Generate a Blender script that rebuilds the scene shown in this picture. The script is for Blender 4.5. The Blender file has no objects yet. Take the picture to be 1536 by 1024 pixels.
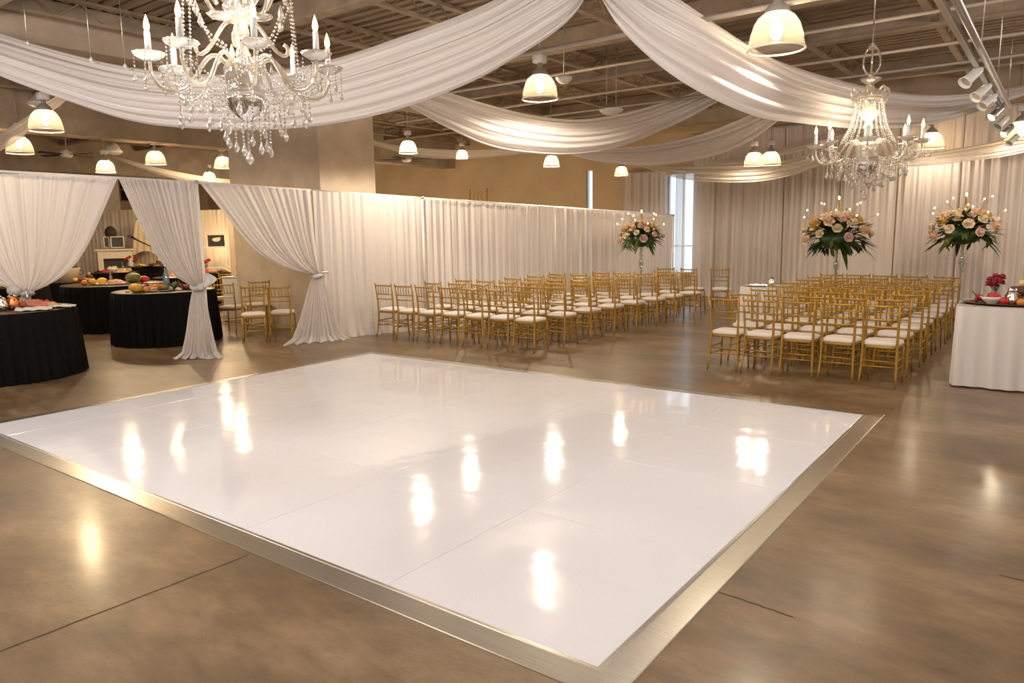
import bpy, math, random
from mathutils import Vector, Matrix
random.seed(7)
PI = math.pi
sc = bpy.context.scene
COL = sc.collection
# ------------------------------------------------------------------ camera
EYE = 1.78
RX = Vector((0.80108528, -0.0763181, 0.59366483))
RY = Vector((0.59832866, 0.12908969, -0.79078358))
RZ = Vector((-0.01628491, 0.98869176, 0.14907515))
RM = Matrix((RX, RY, RZ))          # camera axes -> world axes
FOC = 1098.78
cd = bpy.data.cameras.new('camera')
cam = bpy.data.objects.new('camera', cd)
COL.objects.link(cam)
cd.sensor_width = 36
cd.lens = 36 * FOC / 1536
cd.clip_start = .05
M4 = RM.to_4x4(); M4.translation = Vector((0, 0, EYE))
cam.matrix_world = M4
sc.camera = cam

def ray(px, py):
    return RM @ Vector(((px - 768) / FOC, (512 - py) / FOC, -1))
def floor_at(px, py, z=0.0):
    d = ray(px, py); t = (z - EYE) / d.z
    return Vector((d.x * t, d.y * t, z))
def at(px, py, depth):
    return Vector((0, 0, EYE)) + ray(px, py) * depth
def on_y(px, py, y):
    d = ray(px, py); return Vector((0, 0, EYE)) + d * (y / d.y)
def on_x(px, py, x):
    d = ray(px, py); return Vector((0, 0, EYE)) + d * (x / d.x)
RI = RM.transposed()
def proj(p):
    q = RI @ (Vector(p) - Vector((0, 0, EYE)))
    return 768 + FOC * q.x / -q.z, 512 - FOC * q.y / -q.z
def z_for(x, y, py):
    a, b = -1.0, 9.0
    for _ in range(40):
        m = (a + b) / 2
        if proj((x, y, m))[1] > py: a = m
        else: b = m
    return a

# ------------------------------------------------------------------ materials
MATS = {}
def new_mat(name):
    m = bpy.data.materials.new(name); m.use_nodes = True
    nt = m.node_tree; nt.nodes.clear()
    out = nt.nodes.new('ShaderNodeOutputMaterial')
    MATS[name] = m
    return m, nt, out
def N(nt, typ, **kw):
    n = nt.nodes.new('ShaderNode' + typ)
    for k, v in kw.items():
        if k in n.inputs: n.inputs[k].default_value = v
        else: setattr(n, k, v)
    return n
def pbr(name, col, rough=.5, metal=0, noise=0, nscale=20, bump=0, bscale=60, spec=None, aniso=None, coat=0, stretch=None):
    m, nt, out = new_mat(name)
    b = N(nt, 'BsdfPrincipled')
    b.inputs['Base Color'].default_value = (*col, 1)
    b.inputs['Roughness'].default_value = rough
    b.inputs['Metallic'].default_value = metal
    if coat: b.inputs['Coat Weight'].default_value = coat
    if spec is not None: b.inputs['Specular IOR Level'].default_value = spec
    nt.links.new(b.outputs[0], out.inputs[0])
    if noise or bump:
        tc = N(nt, 'TexCoord'); src = tc.outputs['Object']
        if stretch:
            mp = N(nt, 'Mapping'); mp.inputs['Scale'].default_value = stretch
            nt.links.new(src, mp.inputs[0]); src = mp.outputs[0]
    if noise:
        t = N(nt, 'TexNoise'); t.inputs['Scale'].default_value = nscale; t.inputs['Detail'].default_value = 5
        nt.links.new(src, t.inputs['Vector'])
        r = N(nt, 'ValToRGB')
        r.color_ramp.elements[0].position = .3; r.color_ramp.elements[1].position = .7
        r.color_ramp.elements[0].color = (*[c * (1 - noise) for c in col], 1)
        r.color_ramp.elements[1].color = (*[min(1, c * (1 + noise)) for c in col], 1)
        nt.links.new(t.outputs[0], r.inputs[0]); nt.links.new(r.outputs[0], b.inputs['Base Color'])
    if bump:
        t = N(nt, 'TexNoise'); t.inputs['Scale'].default_value = bscale; t.inputs['Detail'].default_value = 3
        nt.links.new(src, t.inputs['Vector'])
        bp = N(nt, 'Bump'); bp.inputs['Strength'].default_value = bump; bp.inputs['Distance'].default_value = .02
        nt.links.new(t.outputs[0], bp.inputs['Height']); nt.links.new(bp.outputs[0], b.inputs['Normal'])
    return m
def sheer(name, col, trans=.3, clear=.06, weave=0.05):
    m, nt, out = new_mat(name)
    d = N(nt, 'BsdfDiffuse'); t = N(nt, 'BsdfTranslucent'); c = N(nt, 'BsdfTransparent')
    for n in (d, t): n.inputs['Color'].default_value = (*col, 1)
    a = N(nt, 'MixShader'); a.inputs[0].default_value = trans
    b = N(nt, 'MixShader'); b.inputs[0].default_value = clear
    s = N(nt, 'BsdfGlossy'); s.inputs['Roughness'].default_value = .45; s.inputs['Color'].default_value = (.9, .87, .85, 1)
    e = N(nt, 'MixShader'); e.inputs[0].default_value = .06
    nt.links.new(d.outputs[0], a.inputs[1]); nt.links.new(t.outputs[0], a.inputs[2])
    nt.links.new(a.outputs[0], e.inputs[1]); nt.links.new(s.outputs[0], e.inputs[2])
    nt.links.new(e.outputs[0], b.inputs[1]); nt.links.new(c.outputs[0], b.inputs[2])
    nt.links.new(b.outputs[0], out.inputs[0])
    return m
def emit(name, col, power):
    m, nt, out = new_mat(name)
    e = N(nt, 'Emission'); e.inputs[0].default_value = (*col, 1); e.inputs[1].default_value = power
    nt.links.new(e.outputs[0], out.inputs[0])
    return m
def clearish(name, col, clear, trans, rough=.08, gloss=.15):
    m, nt, out = new_mat(name)
    c = N(nt, 'BsdfTransparent'); c.inputs[0].default_value = (*col, 1)
    t = N(nt, 'BsdfTranslucent'); t.inputs[0].default_value = (*col, 1)
    g = N(nt, 'BsdfGlossy'); g.inputs['Roughness'].default_value = rough
    a = N(nt, 'MixShader'); a.inputs[0].default_value = trans
    b = N(nt, 'MixShader'); b.inputs[0].default_value = gloss
    nt.links.new(c.outputs[0], a.inputs[1]); nt.links.new(t.outputs[0], a.inputs[2])
    nt.links.new(a.outputs[0], b.inputs[1]); nt.links.new(g.outputs[0], b.inputs[2])
    nt.links.new(b.outputs[0], out.inputs[0])
    return m

WARM = (1.0, .84, .64)
SHEER = sheer('white_sheer_voile', (.86, .82, .81), .34, .03)
SHEER_THIN = sheer('thin_sheer_voile', (.86, .79, .71), .45, .28)
SWAG = sheer('white_swag_chiffon', (.88, .84, .83), .42, .03)
BACKDRAPE = sheer('pale_backdrop_voile', (.80, .73, .69), .25, .03)
GOLD = pbr('gold_lacquer', (.50, .285, .045), .34, .45, noise=.12, nscale=8)
IVORY = pbr('ivory_cushion_fabric', (.86, .78, .72), .85, bump=.08, bscale=120)
BLACKCLOTH = pbr('black_polyester', (.0045, .004, .004), .75, bump=.15, bscale=40, spec=.12)
WHITECLOTH = pbr('white_table_linen', (.80, .76, .75), .8, bump=.05, bscale=60)
ALU = pbr('brushed_aluminium', (.60, .57, .52), .30, 1, noise=.1, nscale=3, stretch=(1, 80, 80))
STEEL = pbr('steel_tube', (.62, .60, .58), .32, .9)
WHITEPAINT = pbr('white_enamel', (.80, .77, .73), .4)
GREYMETAL = pbr('grey_painted_metal', (.42, .39, .35), .5, .3)
DARKMETAL = pbr('dark_metal', (.04, .035, .03), .5, .4)
CRYSTAL = clearish('crystal_glass', (1, .98, .95), .5, .55, .05, .48)
CRYSTAL_ARM = clearish('milky_crystal_glass', (.97, .92, .84), .5, .62, .06, .36)
CHROME = pbr('chrome', (.8, .8, .82), .08, 1)
CANDLE = pbr('candle_sleeve', (.92, .93, .95), .45)
FLAME = emit('candle_flame_bulb', (1, .52, .17), 4.5)
LAMPBULB = emit('lamp_bulb', (1, .78, .48), 60)
TINYBULB = emit('led_tip', (1, .62, .24), 9)
SPOTFACE = emit('spot_lens', (1, .93, .8), 18)
SHADE = clearish('prismatic_shade', (.95, .88, .78), .5, .22, .15, .07)
LEAF = pbr('deep_green_leaf', (.035, .075, .018), .45, noise=.35, nscale=14)
LEAF2 = pbr('olive_leaf', (.10, .13, .03), .5, noise=.3, nscale=14)
PEACH = pbr('peach_petal', (.80, .58, .40), .6, noise=.1, nscale=20)
CREAM = pbr('cream_petal', (.86, .74, .56), .6, noise=.1, nscale=20)
PINK = pbr('blush_petal', (.80, .58, .50), .6, noise=.1, nscale=20)
YELLOWP = pbr('yellow_petal', (.66, .46, .14), .6, noise=.1, nscale=20)

# concrete, floor, ceiling
def concrete_floor():
    m, nt, out = new_mat('polished_brown_concrete')
    b = N(nt, 'BsdfPrincipled'); nt.links.new(b.outputs[0], out.inputs[0])
    tc = N(nt, 'TexCoord')
    def noise(scale, detail, rough=.6, dist=0, stretch=None):
        t = N(nt, 'TexNoise'); t.inputs['Scale'].default_value = scale; t.inputs['Detail'].default_value = detail
        t.inputs['Roughness'].default_value = rough; t.inputs['Distortion'].default_value = dist
        if stretch:
            mp = N(nt, 'Mapping'); mp.inputs['Scale'].default_value = stretch; mp.inputs['Rotation'].default_value = (0, 0, .55)
            nt.links.new(tc.outputs['Object'], mp.inputs[0]); nt.links.new(mp.outputs[0], t.inputs['Vector'])
        else: nt.links.new(tc.outputs['Object'], t.inputs['Vector'])
        return t
    n1 = noise(.8, 9, .62, 0, (1, 1.9, 1)); n2 = noise(4.0, 9, .68, 0, (1, 2.2, 1)); n3 = noise(24, 4)
    r1 = N(nt, 'ValToRGB'); e = r1.color_ramp.elements
    e[0].position = .34; e[0].color = (.145, .097, .054, 1)
    e[1].position = .66; e[1].color = (.37, .252, .15, 1)
    k = e.new(.5); k.color = (.235, .155, .083, 1)
    nt.links.new(n1.outputs[0], r1.inputs[0])
    r2 = N(nt, 'ValToRGB'); e = r2.color_ramp.elements
    e[0].position = .30; e[0].color = (.50, .485, .47, 1); e[1].position = .70; e[1].color = (1.0, .97, .94, 1)
    nt.links.new(n2.outputs[0], r2.inputs[0])
    mx = N(nt, 'Mix', data_type='RGBA', blend_type='MULTIPLY'); mx.inputs[0].default_value = .8
    nt.links.new(r1.outputs[0], mx.inputs[6]); nt.links.new(r2.outputs[0], mx.inputs[7])
    nt.links.new(mx.outputs[2], b.inputs['Base Color'])
    mr = N(nt, 'MapRange'); mr.inputs['To Min'].default_value = .29; mr.inputs['To Max'].default_value = .46
    nt.links.new(n2.outputs[0], mr.inputs[0]); nt.links.new(mr.outputs[0], b.inputs['Roughness'])
    ad = N(nt, 'Math', operation='ADD'); nt.links.new(n3.outputs[0], ad.inputs[0]); nt.links.new(n2.outputs[0], ad.inputs[1])
    bp = N(nt, 'Bump'); bp.inputs['Strength'].default_value = .08; bp.inputs['Distance'].default_value = .02
    nt.links.new(ad.outputs[0], bp.inputs['Height']); nt.links.new(bp.outputs[0], b.inputs['Normal'])
    b.inputs['Coat Weight'].default_value = .28; b.inputs['Coat Roughness'].default_value = .17
    return m
FLOOR = concrete_floor()
def gloss_white():
    m, nt, out = new_mat('glossy_white_panel')
    b = N(nt, 'BsdfPrincipled'); nt.links.new(b.outputs[0], out.inputs[0])
    b.inputs['Base Color'].default_value = (.86, .865, .93, 1)
    b.inputs['Roughness'].default_value = .085
    b.inputs['IOR'].default_value = 1.55
    tc = N(nt, 'TexCoord'); t = N(nt, 'TexNoise'); t.inputs['Scale'].default_value = 2.2; t.inputs['Detail'].default_value = 2
    nt.links.new(tc.outputs['Object'], t.inputs['Vector'])
    bp = N(nt, 'Bump'); bp.inputs['Strength'].default_value = .10; bp.inputs['Distance'].default_value = .05
    nt.links.new(t.outputs[0], bp.inputs['Height']); nt.links.new(bp.outputs[0], b.inputs['Normal'])
    return m
GLOSSWHITE = gloss_white()
WALLBEIGE = pbr('warm_beige_wall', (.64, .47, .28), .85, noise=.12, nscale=.8, bump=.1, bscale=30)
CONCRETE = pbr('beige_concrete', (.66, .55, .42), .8, noise=.12, nscale=2.5, bump=.15, bscale=20)
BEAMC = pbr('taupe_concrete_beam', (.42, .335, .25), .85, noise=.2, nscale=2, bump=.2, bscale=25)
DECK = pbr('brown_metal_deck', (.29, .215, .145), .6, .1, noise=.35, nscale=3, stretch=(.4, 3, 3))
JOIST = pbr('brown_steel_joist', (.34, .255, .175), .55, .1, noise=.2, nscale=4)
CONDUIT = pbr('pale_conduit', (.50, .44, .37), .5, .3)

# ------------------------------------------------------------------ mesh builder
class MB:
    def __init__(s): s.v = []; s.f = []
    def add(s, vs, fs):
        o = len(s.v); s.v += [tuple(p) for p in vs]; s.f += [tuple(i + o for i in f) for f in fs]
    def box(s, c, d, rot=None):
        x, y, z = d[0] / 2, d[1] / 2, d[2] / 2
        vs = [Vector((a * x, b * y, e * z)) for a in (-1, 1) for b in (-1, 1) for e in (-1, 1)]
        if rot is not None: vs = [rot @ v for v in vs]
        s.add([v + Vector(c) for v in vs], [(0, 1, 3, 2), (4, 6, 7, 5), (0, 4, 5, 1), (2, 3, 7, 6), (0, 2, 6, 4), (1, 5, 7, 3)])
        return s
    def rbox(s, c, d, b=.01, n=1):
        # box with chamfered vertical edges and soft top/bottom
        x, y, z = d[0] / 2, d[1] / 2, d[2] / 2
        def ring(k, zz):
            xx, yy = x - k, y - k
            bb = min(b, xx * .9, yy * .9)
            r = []
            for sx, sy, a0 in ((1, 1, 0), (-1, 1, 90), (-1, -1, 180), (1, -1, 270)):
                for i in range(n + 2):
                    a = math.radians(a0 + 90 * i / (n + 1))
                    r.append((c[0] + sx * (xx - bb) + bb * math.cos(a), c[1] + sy * (yy - bb) + bb * math.sin(a), c[2] + zz))
            return r
        h = min(b, z * .8)
        s.loft([ring(h, -z), ring(h * .3, -z + h * .3), ring(0, -z + h), ring(0, z - h), ring(h * .3, z - h * .3), ring(h, z)], True, True)
        return s
    def loft(s, rings, cap0=False, cap1=False, closed=True):
        n = len(rings[0]); vs = [p for r in rings for p in r]; fs = []
        for i in range(len(rings) - 1):
            for j in range(n if closed else n - 1):
                a = i * n + j; b = i * n + (j + 1) % n
                fs.append((a, b, b + n, a + n))
        if cap0: fs.append(tuple(range(n - 1, -1, -1)))
        if cap1: fs.append(tuple((len(rings) - 1) * n + j for j in range(n)))
        s.add(vs, fs); return s
    def tube(s, pts, r, n=8, cap=True):
        pts = [Vector(p) for p in pts]
        rr = r if isinstance(r, (list, tuple)) else [r] * len(pts)
        t0 = (pts[1] - pts[0]).normalized()
        u = t0.orthogonal().normalized(); rings = []
        for i, p in enumerate(pts):
            a = pts[max(i - 1, 0)]; b = pts[min(i + 1, len(pts) - 1)]
            t = (b - a)
            if t.length < 1e-9: t = t0
            t = t.normalized()
            u = (u - t * u.dot(t)); u = u.normalized() if u.length > 1e-6 else t.orthogonal().normalized()
            w = t.cross(u)
            rings.append([p + (u * math.cos(2 * PI * k / n) + w * math.sin(2 * PI * k / n)) * rr[i] for k in range(n)])
        s.loft(rings, cap, cap); return s
    def lathe(s, prof, n=24, c=(0, 0, 0), scallop=0, lobes=8, cap0=False, cap1=False):
        rings = []
        for r, z in prof:
            rings.append([(c[0] + r * (1 + scallop * math.cos(lobes * 2 * PI * k / n)) * math.cos(2 * PI * k / n),
                           c[1] + r * (1 + scallop * math.cos(lobes * 2 * PI * k / n)) * math.sin(2 * PI * k / n), c[2] + z) for k in range(n)])
        s.loft(rings, cap0, cap1); return s
    def ball(s, c, r, n=8, m=6, rot=None):
        if not isinstance(r, (list, tuple)): r = (r, r, r)
        rings = []
        for i in range(m + 1):
            a = PI * i / m - PI / 2; a = max(min(a, PI / 2 - .05), -PI / 2 + .05)
            ring = []
            for k in range(n):
                p = Vector((r[0] * math.cos(a) * math.cos(2 * PI * k / n), r[1] * math.cos(a) * math.sin(2 * PI * k / n), r[2] * math.sin(a)))
                if rot is not None: p = rot @ p
                ring.append(p + Vector(c))
            rings.append(ring)
        s.loft(rings, True, True); return s
    def octa(s, c, r, h=None, n=4):
        h = h or r; c = Vector(c)
        vs = [c + Vector((r * math.cos(2 * PI * k / n), r * math.sin(2 * PI * k / n), 0)) for k in range(n)] + [c + Vector((0, 0, h)), c - Vector((0, 0, h))]
        s.add(vs, [(k, (k + 1) % n, n) for k in range(n)] + [((k + 1) % n, k, n + 1) for k in range(n)]); return s
    def drop(s, c, r, h, n=6):
        # faceted pendalogue, point down
        c = Vector(c)
        s.loft([[c + Vector((rr * math.cos(2 * PI * k / n), rr * math.sin(2 * PI * k / n), z)) for k in range(n)] for rr, z in ((r * .15, 0), (r * .55, -h * .3), (r, -h * .62), (r * .6, -h * .85), (r * .05, -h))], True, True); return s
    def strand(s, pts, r, gap):
        pts = [Vector(p) for p in pts]
        seg = [(pts[i + 1] - pts[i]).length for i in range(len(pts) - 1)]
        L = sum(seg); k = max(2, int(L / gap))
        for i in range(k + 1):
            d = L * i / k; j = 0
            while j < len(seg) - 1 and d > seg[j]: d -= seg[j]; j += 1
            p = pts[j].lerp(pts[j + 1], min(1, d / max(seg[j], 1e-6)))
            s.octa(p, r * (1.25 if i % 4 == 3 else 1), r * (1.5 if i % 4 == 3 else 1.15), 5)
        return s
    def grid(s, rows):
        return s.loft(rows, closed=False)
    def build(s, name, mat, parent=None, smooth=True, solid=0, auto=None):
        me = bpy.data.meshes.new(name); me.from_pydata(s.v, [], s.f); me.update()
        me.materials.append(mat)
        if smooth:
            me.shade_smooth()
            if auto is not None: me.set_sharp_from_angle(angle=math.radians(auto))
        o = bpy.data.objects.new(name, me); COL.objects.link(o)
        if parent is not None: o.parent = parent
        if solid:
            md = o.modifiers.new('thickness', 'SOLIDIFY'); md.thickness = solid; md.offset = 0
        return o
def bez(p0, p1, p2, p3, n=10):
    p0, p1, p2, p3 = map(Vector, (p0, p1, p2, p3)); r = []
    for i in range(n + 1):
        t = i / n; u = 1 - t
        r.append(p0 * u ** 3 + p1 * 3 * u * u * t + p2 * 3 * u * t * t + p3 * t ** 3)
    return r
def spline(pts, n=6):
    P = [Vector(p) for p in pts]; out = []
    for i in range(len(P) - 1):
        a = P[max(i - 1, 0)]; b = P[i]; c = P[i + 1]; d = P[min(i + 2, len(P) - 1)]
        for k in range(n):
            t = k / n
            out.append(.5 * ((2 * b) + (c - a) * t + (2 * a - 5 * b + 4 * c - d) * t * t + (3 * b - a - 3 * c + d) * t ** 3))
    out.append(P[-1]); return out
def tag(o, label=None, cat=None, group=None, kind=None):
    if label: o['label'] = label
    if cat: o['category'] = cat
    if group: o['group'] = group
    if kind: o['kind'] = kind
    return o
def empty(name, loc, rz=0, label=None, cat=None, group=None):
    o = bpy.data.objects.new(name, None); COL.objects.link(o)
    o.location = loc; o.rotation_euler = (0, 0, rz); o.empty_display_size = .1
    return tag(o, label, cat, group)
def kids(o): return [c for c in bpy.data.objects if c.parent == o]
def snapshot(root):
    return [(c, [(g, [h for h in []]) for g in kids(c)]) for c in kids(root)]
def dup(root, snap, loc, rz, label, group=None, scale=None):
    r = root.copy(); COL.objects.link(r); r.location = loc; r.rotation_euler = (0, 0, rz); r['label'] = label
    if group: r['group'] = group
    if scale: r.scale = (scale,) * 3
    for c, gs in snap:
        d = c.copy(); COL.objects.link(d); d.parent = r
        for g, _ in gs:
            e = g.copy(); COL.objects.link(e); e.parent = d
    return r
def struct(o): o['kind'] = 'structure'; return o
ORD = ['first', 'second', 'third', 'fourth', 'fifth', 'sixth', 'seventh', 'eighth', 'ninth']
def point_light(loc, power, col=WARM, r=.07, name='lamp_or_fill_light'):
    l = bpy.data.lights.new(name, 'POINT'); l.energy = power; l.color = col; l.shadow_soft_size = r
    o = bpy.data.objects.new(name, l); COL.objects.link(o); o.location = loc; return o

# ------------------------------------------------------------------ setting
X0, X1, Y0, Y1, ZC = -31.0, 5.0, -7.0, 18.7, 4.8
struct(MB().box(((X0 + X1) / 2, (Y0 + Y1) / 2, -.1), (X1 - X0 + .4, Y1 - Y0 + .4, .2)).build('floor', FLOOR, smooth=False))
# control joints sawn in the slab: thin dark strips
JOINT = pbr('dark_joint_filler', (.05, .035, .022), .7)
for i, (p, q) in enumerate([((-60, 1000), (372, 832)), ((1070, 885), (1190, 925)), ((1498, 862), (1620, 890))]):
    a, b = floor_at(*p), floor_at(*q); d = (b - a); n = Vector((-d.y, d.x, 0)).normalized() * .004
    pts = [a.lerp(b, t / 12) + n * random.uniform(-1.2, 1.2) for t in range(13)]
    m = MB()
    m.grid([[p2 - n + Vector((0, 0, .0015)) for p2 in pts], [p2 + n + Vector((0, 0, .0015)) for p2 in pts]])
    struct(m.build('trim_%d' % (i + 1), JOINT, smooth=False))
# back wall with two window openings
def wall_y(name, y, x0, x1, z0, z1, holes, mat, t=.2):
    m = MB(); xs = sorted({x0, x1, *[h[0] for h in holes], *[h[1] for h in holes]})
    for a, b in zip(xs, xs[1:]):
        hs = [h for h in holes if h[0] <= a + 1e-6 and h[1] >= b - 1e-6]
        cuts = [z0]
        for h in hs: cuts += [h[2], h[3]]
        cuts.append(z1)
        for k in range(0, len(cuts), 2):
            if cuts[k + 1] - cuts[k] > 1e-4: m.box(((a + b) / 2, y + t / 2, (cuts[k] + cuts[k + 1]) / 2), (b - a, t, cuts[k + 1] - cuts[k]))
    return struct(m.build(name, mat, smooth=False))
wa = on_y(1001, 300, Y1).x; wb = on_y(1046, 300, Y1).x
sa = on_y(879, 290, Y1).x; sb = on_y(889, 290, Y1).x
wall_y('wall_back', Y1, X0, X1, 0, ZC + .3, [(wa, wb, .55, 3.25), (sa, sb, 1.0, 3.5)], WALLBEIGE)
WINGLASS = clearish('window_glass', (.95, .98, 1), .9, .02, .02, .05)
FRAMEW = pbr('white_window_frame', (.75, .76, .78), .4)
def window(name, x0, x1, z0, z1, mull):
    r = struct(empty(name, ((x0 + x1) / 2, Y1, z0)))
    w, h = x1 - x0, z1 - z0; f = MB()
    for sx in (-1, 1): f.box((sx * (w / 2 - .02), .1, h / 2), (.04, .1, h))
    for zz in (.02, h - .02): f.box((0, .1, zz), (w - .08, .1, .04))
    if mull:
        f.box((0, .1, h / 2), (.035, .06, h)); f.box((0, .1, h * .28), (w - .08, .05, .03))
    f.build('window_frame', FRAMEW, r, smooth=False)
    MB().box((0, .11, h / 2), (w - .02, .008, h - .02)).build('window_pane', WINGLASS, r, smooth=False)
window('window_1', wa, wb, .55, 3.25, True)
window('window_2', sa, sb, 1.0, 3.5, False)
struct(MB().box((X0 - .1, (Y0 + Y1) / 2, 2.5), (.2, Y1 - Y0, 5.2)).build('wall_left', WALLBEIGE, smooth=False))
struct(MB().box((X1 + .1, (Y0 + Y1) / 2, 2.5), (.2, Y1 - Y0, 5.2)).build('wall_right', CONCRETE, smooth=False))
struct(MB().box(((X0 + X1) / 2, Y0 - .1, 2.5), (X1 - X0 + .4, .2, 5.2)).build('wall_front', CONCRETE, smooth=False))
# corrugated metal deck
prof = []; y = Y0
while y < Y1:
    prof += [(y, ZC), (y + .07, ZC), (y + .09, ZC + .045), (y + .15, ZC + .045), (y + .17, ZC)]
    y += .20
m = MB(); m.grid([[(X0, a, b) for a, b in prof], [(X1, a, b) for a, b in prof]])
m.box(((X0 + X1) / 2, (Y0 + Y1) / 2, ZC + .25), (X1 - X0 + .4, Y1 - Y0 + .4, .2))
struct(m.build('ceiling', DECK, smooth=False))
# joists run along y, purlins along x
k = 0
x = 3.6
while x > -30:
    k += 1
    m = MB(); m.box((x, (Y0 + Y1) / 2, ZC - .02), (.11, Y1 - Y0, .04)); m.box((x, (Y0 + Y1) / 2, ZC - .26), (.09, Y1 - Y0, .035))
    yy = Y0
    while yy < Y1 - .5:
        m.tube([(x, yy, ZC - .25), (x, yy + .3, ZC - .03)], .011, 4); m.tube([(x, yy + .3, ZC - .03), (x, yy + .6, ZC - .25)], .011, 4); yy += .6
    struct(m.build('beam_%d' % k, JOIST, smooth=False)); x -= 1.75
for y in (-1.2, 3.6, 6.3, 9.8, 12.0, 15.6):
    k += 1
    m = MB(); m.box(((X0 + X1) / 2, y, ZC - .33), (X1 - X0, .16, .03)); m.box(((X0 + X1) / 2, y, ZC - .18), (X1 - X0, .03, .3))
    struct(m.build('beam_%d' % k, JOIST, smooth=False))
# concrete bulkheads round the raised main bay, and a further beam over the side room
BH = -10.66; BHY = 17.0; BHZ = 4.24
def beam(c, d, mat=BEAMC):
    global k
    k += 1
    return struct(MB().box(c, d).build('beam_%d' % k, mat, smooth=False))
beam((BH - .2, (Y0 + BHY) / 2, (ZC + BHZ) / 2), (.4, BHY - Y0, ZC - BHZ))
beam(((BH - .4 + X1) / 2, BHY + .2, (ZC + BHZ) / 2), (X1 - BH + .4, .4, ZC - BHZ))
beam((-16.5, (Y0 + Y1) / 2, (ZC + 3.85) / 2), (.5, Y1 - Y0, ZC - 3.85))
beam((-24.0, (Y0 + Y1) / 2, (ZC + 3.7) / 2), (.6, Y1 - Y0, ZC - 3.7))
# big square column behind the drape line
CXR = -10.65; CY0 = 8.6
CXL = on_y(342, 230, CY0).x; CY1 = on_x(561, 230, CXR).y
struct(MB().box(((CXL + CXR) / 2, (CY0 + CY1) / 2, ZC / 2), (CXR - CXL, CY1 - CY0, ZC)).build('column', CONCRETE, smooth=False))
# far column in the side room
struct(MB().box((-27.2, 12.4, ZC / 2), (.8, .8, ZC)).build('column.001', CONCRETE, smooth=False))
# dark clerestory openings high on the left wall
DARKGLASS = pbr('dark_window_glass', (.012, .010, .008), .15)
n = 2
for ya, yb in ((10.0, 11.6), (12.6, 14.4), (14.8, 16.8)):
    n += 1
    r = struct(empty('window_%d' % n, (X0 + .02, (ya + yb) / 2, 3.25)))
    MB().box((.01, 0, .45), (.03, yb - ya, .9)).build('window_pane', DARKGLASS, r, smooth=False)
    m = MB()
    for i in range(4): m.box((.05, -(yb - ya) / 2 + (yb - ya) * i / 3, .45), (.05, .05, .9))
    for i in range(3): m.box((.05, 0, .45 * i), (.05, yb - ya, .05))
    m.build('window_frame', JOIST, r, smooth=False)

# ------------------------------------------------------------------ dance floor
A = floor_at(557, 531); B = floor_at(1295, 624); C = floor_at(897, 1005)
fx1 = C.x; fx0 = A.x; fy0 = C.y; fy1 = A.y
df = empty('dance_floor', ((fx0 + fx1) / 2, (fy0 + fy1) / 2, 0), 0, 'large glossy white dance floor of square panels with a metal ramp edge', 'dance floor')
ox, oy = df.location.x, df.location.y
ny = 4; py_ = (fy1 - fy0) / ny; pw = py_
xs = [fx1]
while xs[-1] - pw > fx0 + .2: xs.append(xs[-1] - pw)
xs.append(fx0)
TH = .012
for i in range(len(xs) - 1):
    for j in range(ny):
        a, b = xs[i + 1] - ox, xs[i] - ox; c, d = fy0 + py_ * j - oy, fy0 + py_ * (j + 1) - oy
        g = .0015; cx, cy = (a + b) / 2, (c + d) / 2
        tx, ty = random.uniform(-1, 1) * .0010, random.uniform(-1, 1) * .0010
        m = MB(); m.rbox((cx, cy, TH / 2), (b - a - 2 * g, d - c - 2 * g, TH), .003)
        m.v = [(p[0], p[1], p[2] + (tx * (p[0] - cx) + ty * (p[1] - cy) if p[2] > TH / 2 else 0)) for p in m.v]
        m.build('panel', GLOSSWHITE, df, smooth=False)
tw = .155
ex0, ex1, ey0, ey1 = fx0 - ox, fx1 - ox, fy0 - oy, fy1 - oy
def ramp(p0, p1, q0, q1):
    # inner edge p0-p1 (high), outer edge q0-q1 (low)
    m = MB(); z1 = TH + .003; u = Vector
    def sec(p, q):
        p, q = u((*p, 0)), u((*q, 0)); d = (q - p)
        return [p + u((0, 0, 0)), p + u((0, 0, z1)), p + d * .12 + u((0, 0, z1)), p + d * .15 + u((0, 0, z1 - .003)), p + d * .96 + u((0, 0, .004)), q + u((0, 0, .002)), q]
    m.loft([sec(p0, q0), sec(p1, q1)], True, True)
    m.build('edge_ramp', ALU, df, smooth=False)
o0, o1, p0_, p1_ = ex0 - tw, ex1 + tw, ey0 - tw, ey1 + tw
ramp((ex0, ey0), (ex1, ey0), (o0, p0_), (o1, p0_)); ramp((ex1, ey0), (ex1, ey1), (o1, p0_), (o1, p1_))
ramp((ex1, ey1), (ex0, ey1), (o1, p1_), (o0, p1_)); ramp((ex0, ey1), (ex0, ey0), (o0, p1_), (o0, p0_))

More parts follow.
